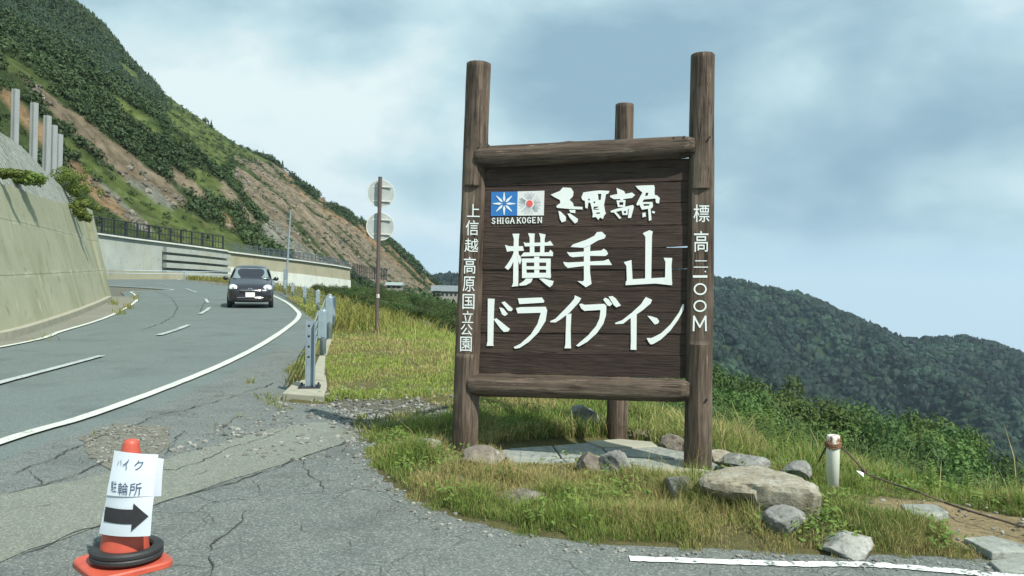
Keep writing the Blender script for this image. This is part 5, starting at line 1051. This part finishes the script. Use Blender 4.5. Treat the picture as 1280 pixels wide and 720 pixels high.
con = RNG.random(len(X)) < .38; t3 = fbm(X*.012, Y*.012, 4, 111)[:, None]; CC = np.array([0.005, 0.014, 0.012])*(1-t3)+np.array([0.019, 0.039, 0.019])*t3; br = (fbm(X*.02, Y*.02, 3, 112) > .64); CC[br] *= 1.9  # crown colours darkened to stand in for cloud shadow on the mountain
S = RNG.uniform(3.0, 6.2, len(X)); CC = CC*RNG.uniform(.65, 1.35, (len(X), 1)); scatter('mountain_forest', np.stack([X, Y, Z+S*.45], 1)[~con], S[~con]*.9, *ico(2), CC[~con]*1.15, m_foliage, 1.05, .22)
conifers('mountain_conifers', np.stack([X, Y, Z-1], 1)[con], RNG.uniform(7, 13, con.sum()), CC[con]*.75, m_con, 3, 5)

N_ = 16000; d_ = 55*(480/55)**RNG.random(N_); a_ = RNG.uniform(-.12, .80, N_); X = a_*d_; Y = d_; s_ = crest_s(X, Y); ok = s_ > 40; X, Y, d_ = X[ok][:7000], Y[ok][:7000], d_[ok][:7000]; Z = H(X, Y); S = (1.6+.006*d_)*RNG.uniform(.6, 1.3, len(X)); t3 = fbm(X*.02, Y*.02, 4, 131)[:, None]
clumps('slope_forest', np.stack([X, Y, Z+S*.5], 1), S, np.array([0.032, 0.056, 0.022])*(1-t3)+np.array([0.065, 0.100, 0.034])*t3, 30, m_foliage, 1.0, .34)

# ------------------------------------------------------------------ concrete walls
def wallstrip(name, line, mat, parent=None, batter=0.0, th=.5, cap=0.0):
    """line: list of (x, y, z_bottom, z_top); leans back by batter"""
    V = []; n = len(line); Fc = []
    for i, (x, y, zb, zt_) in enumerate(line):
        a = Vector(line[max(i-1, 0)][:2]); b = Vector(line[min(i+1, n-1)][:2]); t = (b-a).normalized(); q = Vector((-t.y, t.x)); m_ = 6
        for k in range(m_+1): z = zb+(zt_-zb)*k/m_; o = batter*(z-zb); V.append((x+q.x*o, y+q.y*o, z))
        o = batter*(zt_-zb)+th; V.append((x+q.x*o, y+q.y*o, zt_)); V.append((x+q.x*o, y+q.y*o, zb))
    m2 = m_+3
    for i in range(n-1):
        for k in range(m2): Fc.append([i*m2+k, (i+1)*m2+k, (i+1)*m2+(k+1) % m2, i*m2+(k+1) % m2])
    me = mesh_np(name, V, Fc, mat, parent); bm = bmesh.new(); bm.from_mesh(me.data)
    bm.verts.ensure_lookup_table(); bm.faces.new([bm.verts[k] for k in range(m2)][::-1]); bm.faces.new([bm.verts[(n-1)*m2+k] for k in range(m2)]); bmesh.ops.recalc_face_normals(bm, faces=bm.faces[:]); bm.to_mesh(me.data); bm.free(); return me
# near wall at left: foot and top traced
wf = smooth_line([g2(*p) for p in [(-420, 505), (-200, 463), (0, 425), (60, 407), (100, 392), (125, 381), (137, 374.5)]], 6)
tops = {0: 215, 60: 240, 97: 256, 112: 252, 137: 254}
def top_z(x, y): px, py, d = proj((x, y, 0)); return CAM.z+d/F*(360-np.interp(px-13, [-400, 0, 40, 95, 125], [170, 215, 230, 255, 256])) - d*0.02*(1) + (-(px-640)/F*d)*0.02
wl = empty('retaining_wall', (wf[12][0], wf[12][1], 0)); tag(wl, 'high stained concrete retaining wall on the inner side of the bend, at left edge', 'wall')
def shift(line, o): return [(x-o.x, y-o.y, zb, zt_) for x, y, zb, zt_ in line]
NB = .30
def wall_top(x, y):   # height at which the leaning face shows at the traced top row
    lo, hi = 1.0, 9.0
    return 3.9
line = [(x, y, 0.0, 0.0) for x, y in wf]
Ls = []
for x, y in wf:
    px, py, d = proj((x, y, 0)); tgt = np.interp(px-14, [-400, 0, 40, 84, 98, 125], [140, 215, 231, 250, 254, 262]); best = 3.9
    for hh in np.arange(2.0, 8.0, .05):
        if proj((x-.30*hh*.8, y, hh))[1] <= tgt: best = hh; break
    Ls.append((x, y, -.2, min(best, 5.2)))
wallstrip('wall_face', shift(Ls, wl.location), m_wallc, wl, .26, .45)
ex, ey, _, eh = Ls[-1]; wing = [(ex, ey, -.2, eh), (ex-.6, ey+1.5, -.2, eh*.99), (ex-3.5, ey+3.5, -.2, eh*.96), (ex-9, ey+6.0, -.2, eh*.9)]
wallstrip('wall_return', shift(wing, wl.location), m_wallc, wl, .22, .45)
wallstrip('wall_footing', shift([(x+.12, y-.02, -.2, .16) for x, y in wf], wl.location), m_conc, wl, .0, .3)
# meshed slope above the wall, tall steel posts, bush at its end
m_net = NT('netted_slope'); _v = m_net.vec((1, 1, 1)); _w = m_net.n('ShaderNodeTexWave'); _w.inputs['Scale'].default_value = 2.6; _w.inputs['Distortion'].default_value = 6; _w.inputs['Detail'].default_value = 3; m_net.l(_v, _w.inputs['Vector'])
m_net.set(m_net.mix(m_net.ramp(_w.outputs[1], [(.4, 0.), (.9, .6)]), m_net.ramp(m_net.noise(1.2, 7, .7), [(.35, (.15, .17, .13)), (.65, (.27, .29, .25))]), (.40, .42, .38)), .9); m_net.bump(_w.outputs[1], .5, .05)
NQ = []
top_pts = [(x-.26*h*.85-.30, y+.05, h-.02) for x, y, _, h in Ls]
V = []; 
for i, (x, y, h) in enumerate(top_pts):
    px = proj((x, y, h))[0]
    for k in range(7): t = k/6; w = 4.8*min(1.0, max(.25, (112-px)/60)); w2 = w/4.8; V.append((x-.75*w2*t, y+.2*w2*t, h+1.6*w2*t+(float(fbm(x*1.2+t*4, y*1.2, 3, 120))-.5)*.2*math.sin(math.pi*t)))
n = len(top_pts); ns = mesh_np('netted_slope', V, [[i*7+k, (i+1)*7+k, (i+1)*7+k+1, i*7+k+1] for i in range(n-1) for k in range(6)], m_net.m, None, None, True); tag(ns, kind='structure')
# earth bank behind it, joining the hill
V = []
for i, (x, y, h) in enumerate(top_pts):
    px = proj((x, y, h))[0]; w = 4.8*min(1.0, max(.25, (112-px)/60)); w2 = w/4.8; x2, y2, z2 = x-.75*w2, y+.2*w2, h+1.6*w2
    for k in range(8): t = k/7; V.append((x2-26*t, y2+8*t, z2+7*t*t+(float(fbm(x2*.4+t*9, y2*.4, 4, 121))-.5)*2.0*t))
bk = mesh_np('earth_bank', V, [[i*8+k, (i+1)*8+k, (i+1)*8+k+1, i*8+k+1] for i in range(n-1) for k in range(7)], m_hill.m, None, None, True)
_vv = np.array(V); cc_ = np.where((fbm(_vv[:, 0]*.5, _vv[:, 1]*.5, 3, 122) > .5)[:, None], np.array([0.20, 0.13, 0.055]), np.array([0.09, 0.11, 0.035])); _a = bk.data.color_attributes.new('Col', 'FLOAT_COLOR', 'POINT'); _c4 = np.ones((len(V), 4), np.float32); _c4[:, :3] = cc_; _a.data.foreach_set('color', _c4.ravel()); tag(bk, kind='structure')
HP = [(19.5, 112, 178, 25, 'tall steel post above the retaining wall, leftmost and tallest of five'), (43, 129, 190, 28, 'steel post above the retaining wall, second of five from the left'), (59.5, 145, 197, 32, 'steel post above the retaining wall, middle one of five'), (67.5, 157, 198, 37, 'steel post above the retaining wall, fourth of five from the left'), (74.5, 168, 200, 42, 'steel post above the retaining wall, last and smallest, beside the bush')]
for px, pt, pb, d, lab in HP:
    b = P(px-2, pb+25, d); t = P(px+1, pt, d); w = (6.6*.5)/F*d; p = empty('steel_post', tuple(b), -.25); tag(p, lab, 'post', 'steel posts above the retaining wall'); h = (t-b).length
    bm = bmesh.new(); bx(bm, (0, 0, h/2), (w*.5, w*1.2, h)); bm_obj('web', bm, m_postgrey, p)
    for s in (-1, 1): bm = bmesh.new(); bx(bm, (s*w*.72, 0, h/2), (w*.45, w*2.0, h+.003)); bm_obj('flange', bm, m_postgrey, p)
    p.rotation_euler = (0, .02, -.25)
for px, py, d, r, h, lab in ((90, 252, 30, .62, 1.35, 'bright green bush hanging over the end of the retaining wall'), (103, 275, 29.5, .34, .9, 'lower part of the bush growing down the end of the retaining wall'), (28, 224, 21, .45, .12, 'low green weed clump on top of the retaining wall, near left edge'), (12, 218, 19, .22, .08, 'small weed tuft on top of the retaining wall at the left edge')):
    v = P(px, py, d); rng = np.random.default_rng(int(px)); rg_ = random.Random(px); cs_ = [(rg_.gauss(0, .55)*r, rg_.gauss(0, .4)*r, rg_.uniform(.0, .9)*h) for _ in range(26)]; V, Fc, C = leafcloud(cs_, [r*rg_.uniform(.25, .5) for _ in cs_], 5200, .032, ((0.085, 0.135, 0.030), (0.20, 0.27, 0.06)), rng, .9); o = mesh_np('bush', V, Fc, m_foliage, None, C); o.location = v; tag(o, lab, 'bush')
# far walls behind the road
def farpt(px, pt, pb, d): a = P(px, pt, d); b = P(px, pb, d); return (a.x, a.y, b.z-1.5, a.z)
w1 = [farpt(60, 286, 346, 78), farpt(122, 293, 347, 82), farpt(165, 299, 349, 86), farpt(205, 304, 350, 90)]
w1b = [farpt(205, 304, 350, 90), farpt(245, 309, 350, 94), farpt(285, 314.5, 351, 98)]
w2 = [farpt(285, 315.5, 352, 98), farpt(330, 321, 356, 103), farpt(380, 327, 360, 110), (farpt(420, 332.5, 365, 118)), farpt(439, 336, 366, 122)]
def thing_wall(name, line, mat, label, low=None, lowmat=None):
    o0 = Vector((line[0][0], line[0][1], 0)); e = empty(name, tuple(o0)); tag(e, label, 'wall'); wallstrip('wall_face', shift(line, o0), mat, e, .04, .5)
    if low: wallstrip('pale_band', shift([(x+.06, y-.06, zb, zb+(zt_-zb)*low) for x, y, zb, zt_ in line], o0), lowmat, e, .03, .06)
    wallstrip('coping', shift([(x+.05, y-.08, zt_, zt_+.16) for x, y, _, zt_ in line], o0), m_wallwhite, e, 0, .7); return e
thing_wall('far_retaining_wall', w1, m_wallfar, 'pale grey far retaining wall with rust stains beyond the road', None, None)
e = thing_wall('slatted_retaining_wall', w1b, m_wallfar, 'far grey retaining wall faced with long horizontal concrete slabs'); 
for k in range(4):
    f0 = .36+k*.155; o0 = e.location; wallstrip('slab', shift([(x+.55, y-.55, zb+(zt_-zb)*f0, zb+(zt_-zb)*(f0+.10)) for x, y, zb, zt_ in w1b], o0), m_wallfar, e, 0, .55)
thing_wall('curved_retaining_wall', w2, m_beige, 'long curving far retaining wall, beige above and white below, behind the car', .66, m_wallwhite)
# low parapet and roadside guard fence before the far walls
lowl = [farpt(x, y1, y1+8, d) for x, y1, d in ((90, 334, 76), (122, 335, 79), (165, 338, 83), (205, 340, 87), (235, 342, 90))]
o0 = Vector((lowl[0][0], lowl[0][1], 0)); e = wallstrip('low_wall', shift(lowl, o0), m_beige, None, 0, .3); e.location = o0; tag(e, 'low beige wall at the road side in front of the far grey wall', 'wall')
def fence(name, line, hgt, step, label, cat, mat, cageh=True, dx=.0, rails=(.98, .55, .12), barstep=None, pr=.05):
    o0 = Vector((line[0][0], line[0][1], 0)); e = empty(name, tuple(o0)); tag(e, label, cat); pts_ = [Vector((x, y, z)) for x, y, _, z in line]; tot = sum((b-a).length for a, b in zip(pts_, pts_[1:])); out = []; s = 0
    def at(s):
        for a, b in zip(pts_, pts_[1:]):
            l = (b-a).length
            if s <= l: return a.lerp(b, s/l)
            s -= l
        return pts_[-1]
    n = int(tot/step); me = None
    for k in range(n+1):
        p = at(k*step)-o0
        if me is None: bm = bmesh.new(); bx(bm, (0, 0, hgt/2), (pr*2, pr*2, hgt)); q = bm_obj('post', bm, mat, e); me = q.data
        else: q = link(bpy.data.objects.new('post', me), e)
        q.location = p+Vector((dx, 0, .1))
    for r in rails:
        bm = bmesh.new(); tube(bm, [at(k*tot/30)-o0+Vector((dx, -.06, .1+hgt*r)) for k in range(31)], pr*.7, 5); bm_obj('rail', bm, mat, e)
    if barstep:
        bm = bmesh.new(); m_ = int(tot/barstep)
        for k in range(m_): bx(bm, at(k*barstep)-o0+Vector((dx, -.03, .1+hgt*.5)), (.05, .03, hgt*.92))
        tag(bm_obj('bars', bm, mat, e), kind='stuff')
    return e
fence('slope_fence', w1+w1b[1:], 1.75, 1.5, 'dark steel fence with square panels on top of the far grey wall', 'fence', m_dark, dx=-.5, barstep=.42, pr=.08)
m_bluef = plain('blue_grey_steel', (0.10, 0.13, 0.16), (0.13, 0.16, 0.19), 3, .5, .3)
fence('wall_top_fence', w2, 1.1, 1.0, 'long blue grey fence along the curved beige wall top', 'fence', m_bluef, dx=-.3, barstep=.30, pr=.05)
rl = [farpt(x, y1, y1+6, d) for x, y1, d in ((120, 342, 76), (158, 344.5, 78), (215, 347, 80), (262, 349, 82), (300, 351, 84))]
fence('road_guardrail', [(x, y, 0, 0.0) for x, y, _, z in rl], .95, 8.0, 'low grey guardrail posts in front of the far grey wall', 'guardrail', m_steel, rails=(.9, .6), pr=.05)
fence('far_fence', [farpt(441, 347, 360, 135), farpt(458, 350, 360, 150), farpt(485, 351, 360, 170)], 2.4, 2.2, 'far dark fence at the foot of the scree, left of the round signs', 'fence', m_dark, barstep=.8)
# lamp pole by the far wall, marker poles, far buildings
b = P(357, 362, 60); t = P(363.5, 262, 60); e = empty('light_pole', tuple(b)); tag(e, 'thin grey pole standing right of the car before the far wall', 'pole'); bm = bmesh.new(); tube(bm, [Vector((0, 0, -1)), (t-b)*.5, t-b], [.09, .07, .045], 8); bm_obj('shaft', bm, m_steel, e)
bm = bmesh.new(); bx(bm, Vector((0, -.1, (t-b).z*.16)), (.28, .12, 1.1)); bm_obj('box', bm, m_steel, e)
m_roof = plain('pale_roof', (0.24, 0.30, 0.28), (0.30, 0.36, 0.34), 3, .5); m_bwall = plain('building_wall', (0.24, 0.24, 0.21), (0.30, 0.29, 0.26), 1, .8); m_win = plain('dark_window', (0.03, 0.04, 0.05), (0.05, 0.06, 0.07), 3, .15); m_roofd = plain('grey_roof', (0.14, 0.17, 0.18), (0.19, 0.22, 0.23), 1, .6)
def building(pxa, pxb, pt, pr_, pb, d, label, roof, nwin):
    a = P(pxa, pb, d); bq = P(pxb, pb, d); w = (bq-a).length; zt_ = P(pxa, pt, d).z-a.z; zr = P(pxa, pr_, d).z-a.z; e = empty('building', tuple((a+bq)/2), 0.05); tag(e, label, 'building')
    bm = bmesh.new(); bx(bm, (0, 3, zt_/2-2), (w, 6, zt_+4)); bm_obj('wall', bm, m_bwall, e)
    bm = bmesh.new(); vs = [bm.verts.new(p) for p in ((-w/2-.4, -.5, zt_), (w/2+.4, -.5, zt_), (w/2+.4, 3, zr), (-w/2-.4, 3, zr), (-w/2-.4, 6.5, zt_), (w/2+.4, 6.5, zt_))]
    for f in ((0, 1, 2, 3), (3, 2, 5, 4), (0, 3, 4), (1, 5, 2), (0, 4, 5, 1)): bm.faces.new([vs[i] for i in f])
    bm_obj('roof', bm, roof, e)
    for k in range(nwin): bm = bmesh.new(); bx(bm, (-w/2+w*(k+.5)/nwin, -.02, zt_*.55), (w/nwin*.5, .08, zt_*.4)); bm_obj('window', bm, m_win, e)
building(540, 572, 364, 357, 373, 230, 'far grey roofed building half hidden behind the left post of the sign', m_roofd, 6)
building(483, 501, 356.5, 353, 362, 200, 'far small building with pale green roof right of the round sign pole', m_roof, 3)

# ------------------------------------------------------------------ grass
def blades(name, X, Y, L_, Wd, lean, C0, C1, mat):
    n = len(X); Z = H(X, Y); a = RNG.uniform(0, 6.283, n); dx, dy = np.cos(a), np.sin(a); la = RNG.uniform(0, 6.283, n); lx, ly = np.cos(la)*lean*L_, np.sin(la)*lean*L_
    b0 = np.stack([X-dx*Wd, Y-dy*Wd, Z-.01], 1); b1 = np.stack([X+dx*Wd, Y+dy*Wd, Z-.01], 1); m0 = np.stack([X-dx*Wd*.8+lx*.35, Y-dy*Wd*.8+ly*.35, Z+L_*.55], 1); m1 = np.stack([X+dx*Wd*.8+lx*.35, Y+dy*Wd*.8+ly*.35, Z+L_*.55], 1); t = np.stack([X+lx, Y+ly, Z+L_*np.sqrt(np.maximum(.1, 1-lean**2*.6))], 1)
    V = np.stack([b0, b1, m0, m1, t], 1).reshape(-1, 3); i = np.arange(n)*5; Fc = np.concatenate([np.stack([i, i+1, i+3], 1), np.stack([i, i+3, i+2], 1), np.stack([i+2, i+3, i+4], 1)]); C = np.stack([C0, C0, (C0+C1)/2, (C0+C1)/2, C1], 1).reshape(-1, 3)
    return tag(mesh_np(name, V, Fc, mat, None, C), kind='stuff')
def grow(name, n, dmin, dmax, pxr, lenf, wk, seed, extra=None):
    """sample points of the verge evenly over what can be seen, nearer ground denser per metre"""
    k = n*6; d = dmin*(dmax/dmin)**RNG.random(k); px = RNG.uniform(*pxr, k); X = d*(px-640)/F; Y = d.copy(); ok = inpoly(X, Y, GRASS) & ~inpoly(X, Y, DIRT) & (crest_s(X, Y) < 2.0)
    gv = inpoly(X, Y, GRAVEL); ok &= ~(gv & (fbm(X*2.5, Y*2.5, 3, 140) < .58)); ed = dseg(X, Y, GRASS[:len(GPIX)+4]); ok &= (ed > .10) | (fbm(X*6, Y*6, 2, 141) > .55)
    pl = inpoly(X, Y, PAVE); ok &= ~pl; ok &= ~inpoly(X, Y, FOOTP) & ~inpoly(X, Y, KERBP); cl = fbm(X*2.2, Y*2.2, 4, 142); ok &= (RNG.random(k) < np.clip(.25+1.6*(cl-.25), .15, 1))
    if extra is not None: ok &= extra(X, Y)
    X, Y, d, cl, ed = X[ok][:n], Y[ok][:n], d[ok][:n], cl[ok][:n], ed[ok][:n]; m = len(X)
    dry = np.clip((fbm(X*.9, Y*.9, 4, 143)-.50)*5+RNG.normal(size=m)*.25, 0, 1)[:, None]; gcl = fbm(X*1.7, Y*1.7, 3, 144)[:, None]
    leftm = sstep(.2, -1.0, X)*sstep(8, 10, Y); leftm = leftm[:, None]; green = np.array([0.115, 0.180, 0.035])*(1-gcl)+np.array([0.250, 0.330, 0.080])*gcl; green = green*(1-leftm*.7)+np.array([0.36, 0.42, 0.10])*leftm*.7; straw = np.array([0.44, 0.36, 0.17])
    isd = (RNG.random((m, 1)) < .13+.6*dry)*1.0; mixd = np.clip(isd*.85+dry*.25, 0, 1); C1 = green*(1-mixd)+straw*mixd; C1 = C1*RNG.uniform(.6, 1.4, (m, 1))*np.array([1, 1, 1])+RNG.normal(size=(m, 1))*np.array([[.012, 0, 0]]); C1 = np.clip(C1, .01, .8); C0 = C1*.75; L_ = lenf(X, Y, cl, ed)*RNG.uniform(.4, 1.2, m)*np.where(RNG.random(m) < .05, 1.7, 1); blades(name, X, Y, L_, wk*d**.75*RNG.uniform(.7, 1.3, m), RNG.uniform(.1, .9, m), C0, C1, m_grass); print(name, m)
FOOTP = [g2(*p) for p in [(348, 492), (356, 478), (378, 470), (408, 470), (412, 487), (410, 504), (370, 506)]]; KERBP = [g2(*p) for p in [(386, 474), (392, 456), (398, 440), (402, 428), (411, 418), (417, 420), (413, 432), (408, 446), (406, 474)]]
PAVE = [g2(*p) for p in [(612, 568), (640, 560), (700, 553), (780, 548), (830, 556), (870, 570), (915, 590), (905, 606), (810, 605), (772, 592), (714, 588), (640, 592), (630, 580)]]
BP = [g2(*p) for p in [(868, 606), (950, 606), (1040, 606), (1045, 640), (1040, 690), (960, 690), (940, 660), (870, 640)]]
def len_front(X, Y, cl, ed):
    tuft = np.clip(fbm(X*3.2, Y*3.2, 3, 150)-.42, 0, 1); L_ = np.minimum(.03+.22*np.clip(cl-.35, 0, 1)+.55*tuft, .03+ed*.5); near = np.minimum(1, dseg(X, Y, PAVE, True)/.6); return L_*.9*np.where(inpoly(X, Y, BP), .45, 1)*(.3+.7*near)*(.35+.65*np.minimum(1, dseg(X, Y, DIRT, True)/.35))
def len_back(X, Y, cl, ed):
    s = crest_s(X, Y); tall = sstep(-3.2, -.3, s)*sstep(14, 9, Y)*sstep(-.5, 1.2, X); left = sstep(0, -1.5, X)*sstep(9, 12, Y)
    return .025+.09*cl*cl+.25*tall*cl*1.2+.12*sstep(-2, 0, s)*(1-tall)*cl
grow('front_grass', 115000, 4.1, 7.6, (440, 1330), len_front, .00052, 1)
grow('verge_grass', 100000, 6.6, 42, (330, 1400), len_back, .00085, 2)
# broad-leaved low weeds between the blades
k = 26000; d = 4.1*(10/4.1)**RNG.random(k); px = RNG.uniform(440, 1330, k); X = d*(px-640)/F; Y = d; ok = inpoly(X, Y, GRASS) & ~inpoly(X, Y, DIRT) & ~inpoly(X, Y, PAVE) & ~inpoly(X, Y, GRAVEL) & (crest_s(X, Y) < 1) & (fbm(X*2.7, Y*2.7, 3, 155) > .55) & (dseg(X, Y, GRASS[:len(GPIX)+4]) > .1); X, Y = X[ok][:7000], Y[ok][:7000]; n = len(X); Z = H(X, Y)+RNG.uniform(.01, .11, n)
nr = np.stack([RNG.normal(size=n)*.45, RNG.normal(size=n)*.45-.2, np.ones(n)], 1); nr /= np.linalg.norm(nr, axis=1)[:, None]; t = np.cross(nr, RNG.normal(size=(n, 3))); t /= np.linalg.norm(t, axis=1)[:, None]; b = np.cross(nr, t); s = RNG.uniform(.008, .020, n)[:, None]; p = np.stack([X, Y, Z], 1)
V = np.stack([p-t*s*1.4, p-b*s*.6, p+t*s*1.4, p+b*s*.6], 1).reshape(-1, 3); q = RNG.random((n, 1)); tag(mesh_np('low_weeds', V, np.arange(4*n).reshape(n, 4), m_grass, None, np.repeat(np.array([0.10, 0.19, 0.04])*(1-q)+np.array([0.22, 0.32, 0.08])*q, 4, 0)), kind='stuff')
# tall seed stalks and clumps along the crest
grow('seed_stalks', 1500, 5.5, 34, (400, 1330), lambda X, Y, c, e: .28+.22*c, .0006, 3, lambda X, Y: (crest_s(X, Y) > -1.3) & (RNG.random(len(X)) < .4))
# tufts growing from the cracks and beside the footing
tx = []; 
for px, py, n, sp in ((372, 478, 160, 14), (366, 466, 160, 10), (340, 505, 70, 14), (330, 497, 40, 16), (313, 480, 30, 4), (268, 536, 15, 8), (352, 512, 60, 12), (470, 540, 300, 40), (510, 530, 260, 30), (160, 385, 80, 6), (150, 392, 60, 8), (143, 380, 60, 5), (170, 374, 40, 5), (300, 522, 14, 12), (118, 545, 10, 8), (60, 424, 20, 14)):
    for _ in range(n): tx.append(g2(px+random.gauss(0, sp*.5), py+random.gauss(0, sp*.18)))
tx = np.array(tx); m = len(tx); q = RNG.random((m, 1)); C1 = np.array([0.13, 0.18, 0.04])*(1-q)+np.array([0.33, 0.27, 0.12])*q; dd = np.hypot(tx[:, 0], tx[:, 1]); blades('crack_weeds', tx[:, 0], tx[:, 1], RNG.uniform(.03, .13, m)*(.6+dd*.06), .0011*dd**.75, RNG.uniform(.2, .9, m), C1*.7, C1, m_grass)
# roadside weeds along the guardrail and in front of the far walls
wx = []
for _ in range(9000):
    i = random.randrange(4, len(ro)-1); f = random.random(); x = ro[i][0]*(1-f)+ro[i+1][0]*f; y = ro[i][1]*(1-f)+ro[i+1][1]*f
    if y < 18: continue
    o = abs(random.gauss(0, 1.3))+.1; a = Vector(ro[i]); b_ = Vector(ro[i+1]); t = (b_-a).normalized(); wx.append((x+t.y*o, y-t.x*o))
wx = np.array(wx); m = len(wx); q = RNG.random((m, 1)); C1 = np.array([0.13, 0.17, 0.035])*(1-q)+np.array([0.34, 0.29, 0.09])*q; dd = np.hypot(wx[:, 0], wx[:, 1]); blades('roadside_weeds', wx[:, 0], wx[:, 1], RNG.uniform(.15, .5, m), .0012*dd**.8, RNG.uniform(.2, .8, m), C1*.7, C1, m_grass)
# tall leafy weeds standing out of the grass
WD = [(980, 552, 46), (1003, 560, 24), (1165, 598, 42), (1211, 596, 40), (1255, 622, 24), (1133, 590, 20), (952, 545, 26), (925, 520, 22), (1190, 604, 26), (1274, 632, 30), (938, 530, 18), (905, 505, 16)]
for k, (px, py, hp) in enumerate(WD):
    v = G(px, py, 0.03); v.z = H1(v.x, v.y); d = (v-CAM).dot(FW); h = hp/F*d; e = empty('weed_plant', tuple(v), random.random()*6); lx = random.uniform(-.06, .06)
    tag(e, 'tall leafy green weed standing above the grass crest right of the sign', 'plant', 'tall weeds along the grass crest'); bm = bmesh.new(); tube(bm, [(0, 0, -.02), (lx*h, 0, h*.5), (lx*2*h, 0, h)], [.006, .005, .002], 5); bm_obj('stem', bm, plain('weed_stem', (0.14, 0.18, 0.05), (0.2, 0.22, 0.08), 10, .8), e)
    nl = 46; t = np.linspace(.1, 1, nl); a = np.arange(nl)*2.4; L_ = h*.24*(1.25-t)+.012; cx_, cy_ = lx*2*h*t, 0*t; dx, dy = np.cos(a), np.sin(a); W_ = L_*.24
    V = np.stack([np.stack([cx_, cy_, t*h], 1), np.stack([cx_+dx*L_*.5-dy*W_, dy*L_*.5+dx*W_, t*h+L_*.28], 1), np.stack([cx_+dx*L_, dy*L_, t*h+L_*.35], 1), np.stack([cx_+dx*L_*.5+dy*W_, dy*L_*.5-dx*W_, t*h+L_*.28], 1)], 1).reshape(-1, 3); mesh_np('leaves', V, np.arange(4*nl).reshape(nl, 4), m_grass, e, np.tile(np.array([[0.19, 0.30, 0.07]]), (4*nl, 1)))

# ------------------------------------------------------------------ air
m = bpy.data.materials.new('air'); m.use_nodes = True; m.node_tree.nodes.clear(); o_ = m.node_tree.nodes.new('ShaderNodeOutputMaterial'); pv_ = m.node_tree.nodes.new('ShaderNodeVolumePrincipled'); pv_.inputs['Density'].default_value = HAZE; pv_.inputs['Color'].default_value = (.62, .80, .98, 1); pv_.inputs['Anisotropy'].default_value = .3
m.node_tree.links.new(pv_.outputs[0], o_.inputs['Volume'])
if HAZE > 0:
    zs_ = [v for o in bpy.data.objects if o.type == 'MESH' for v in [(o.matrix_world @ Vector(c)).z for c in o.bound_box]]
    top = max(zs_)+8; bot = min(zs_)-2; bm = bmesh.new(); bx(bm, (0, 2700, (top+bot)/2), (8400, 6900, top-bot)); hz = bm_obj('haze', bm, m); tag(hz, kind='stuff')
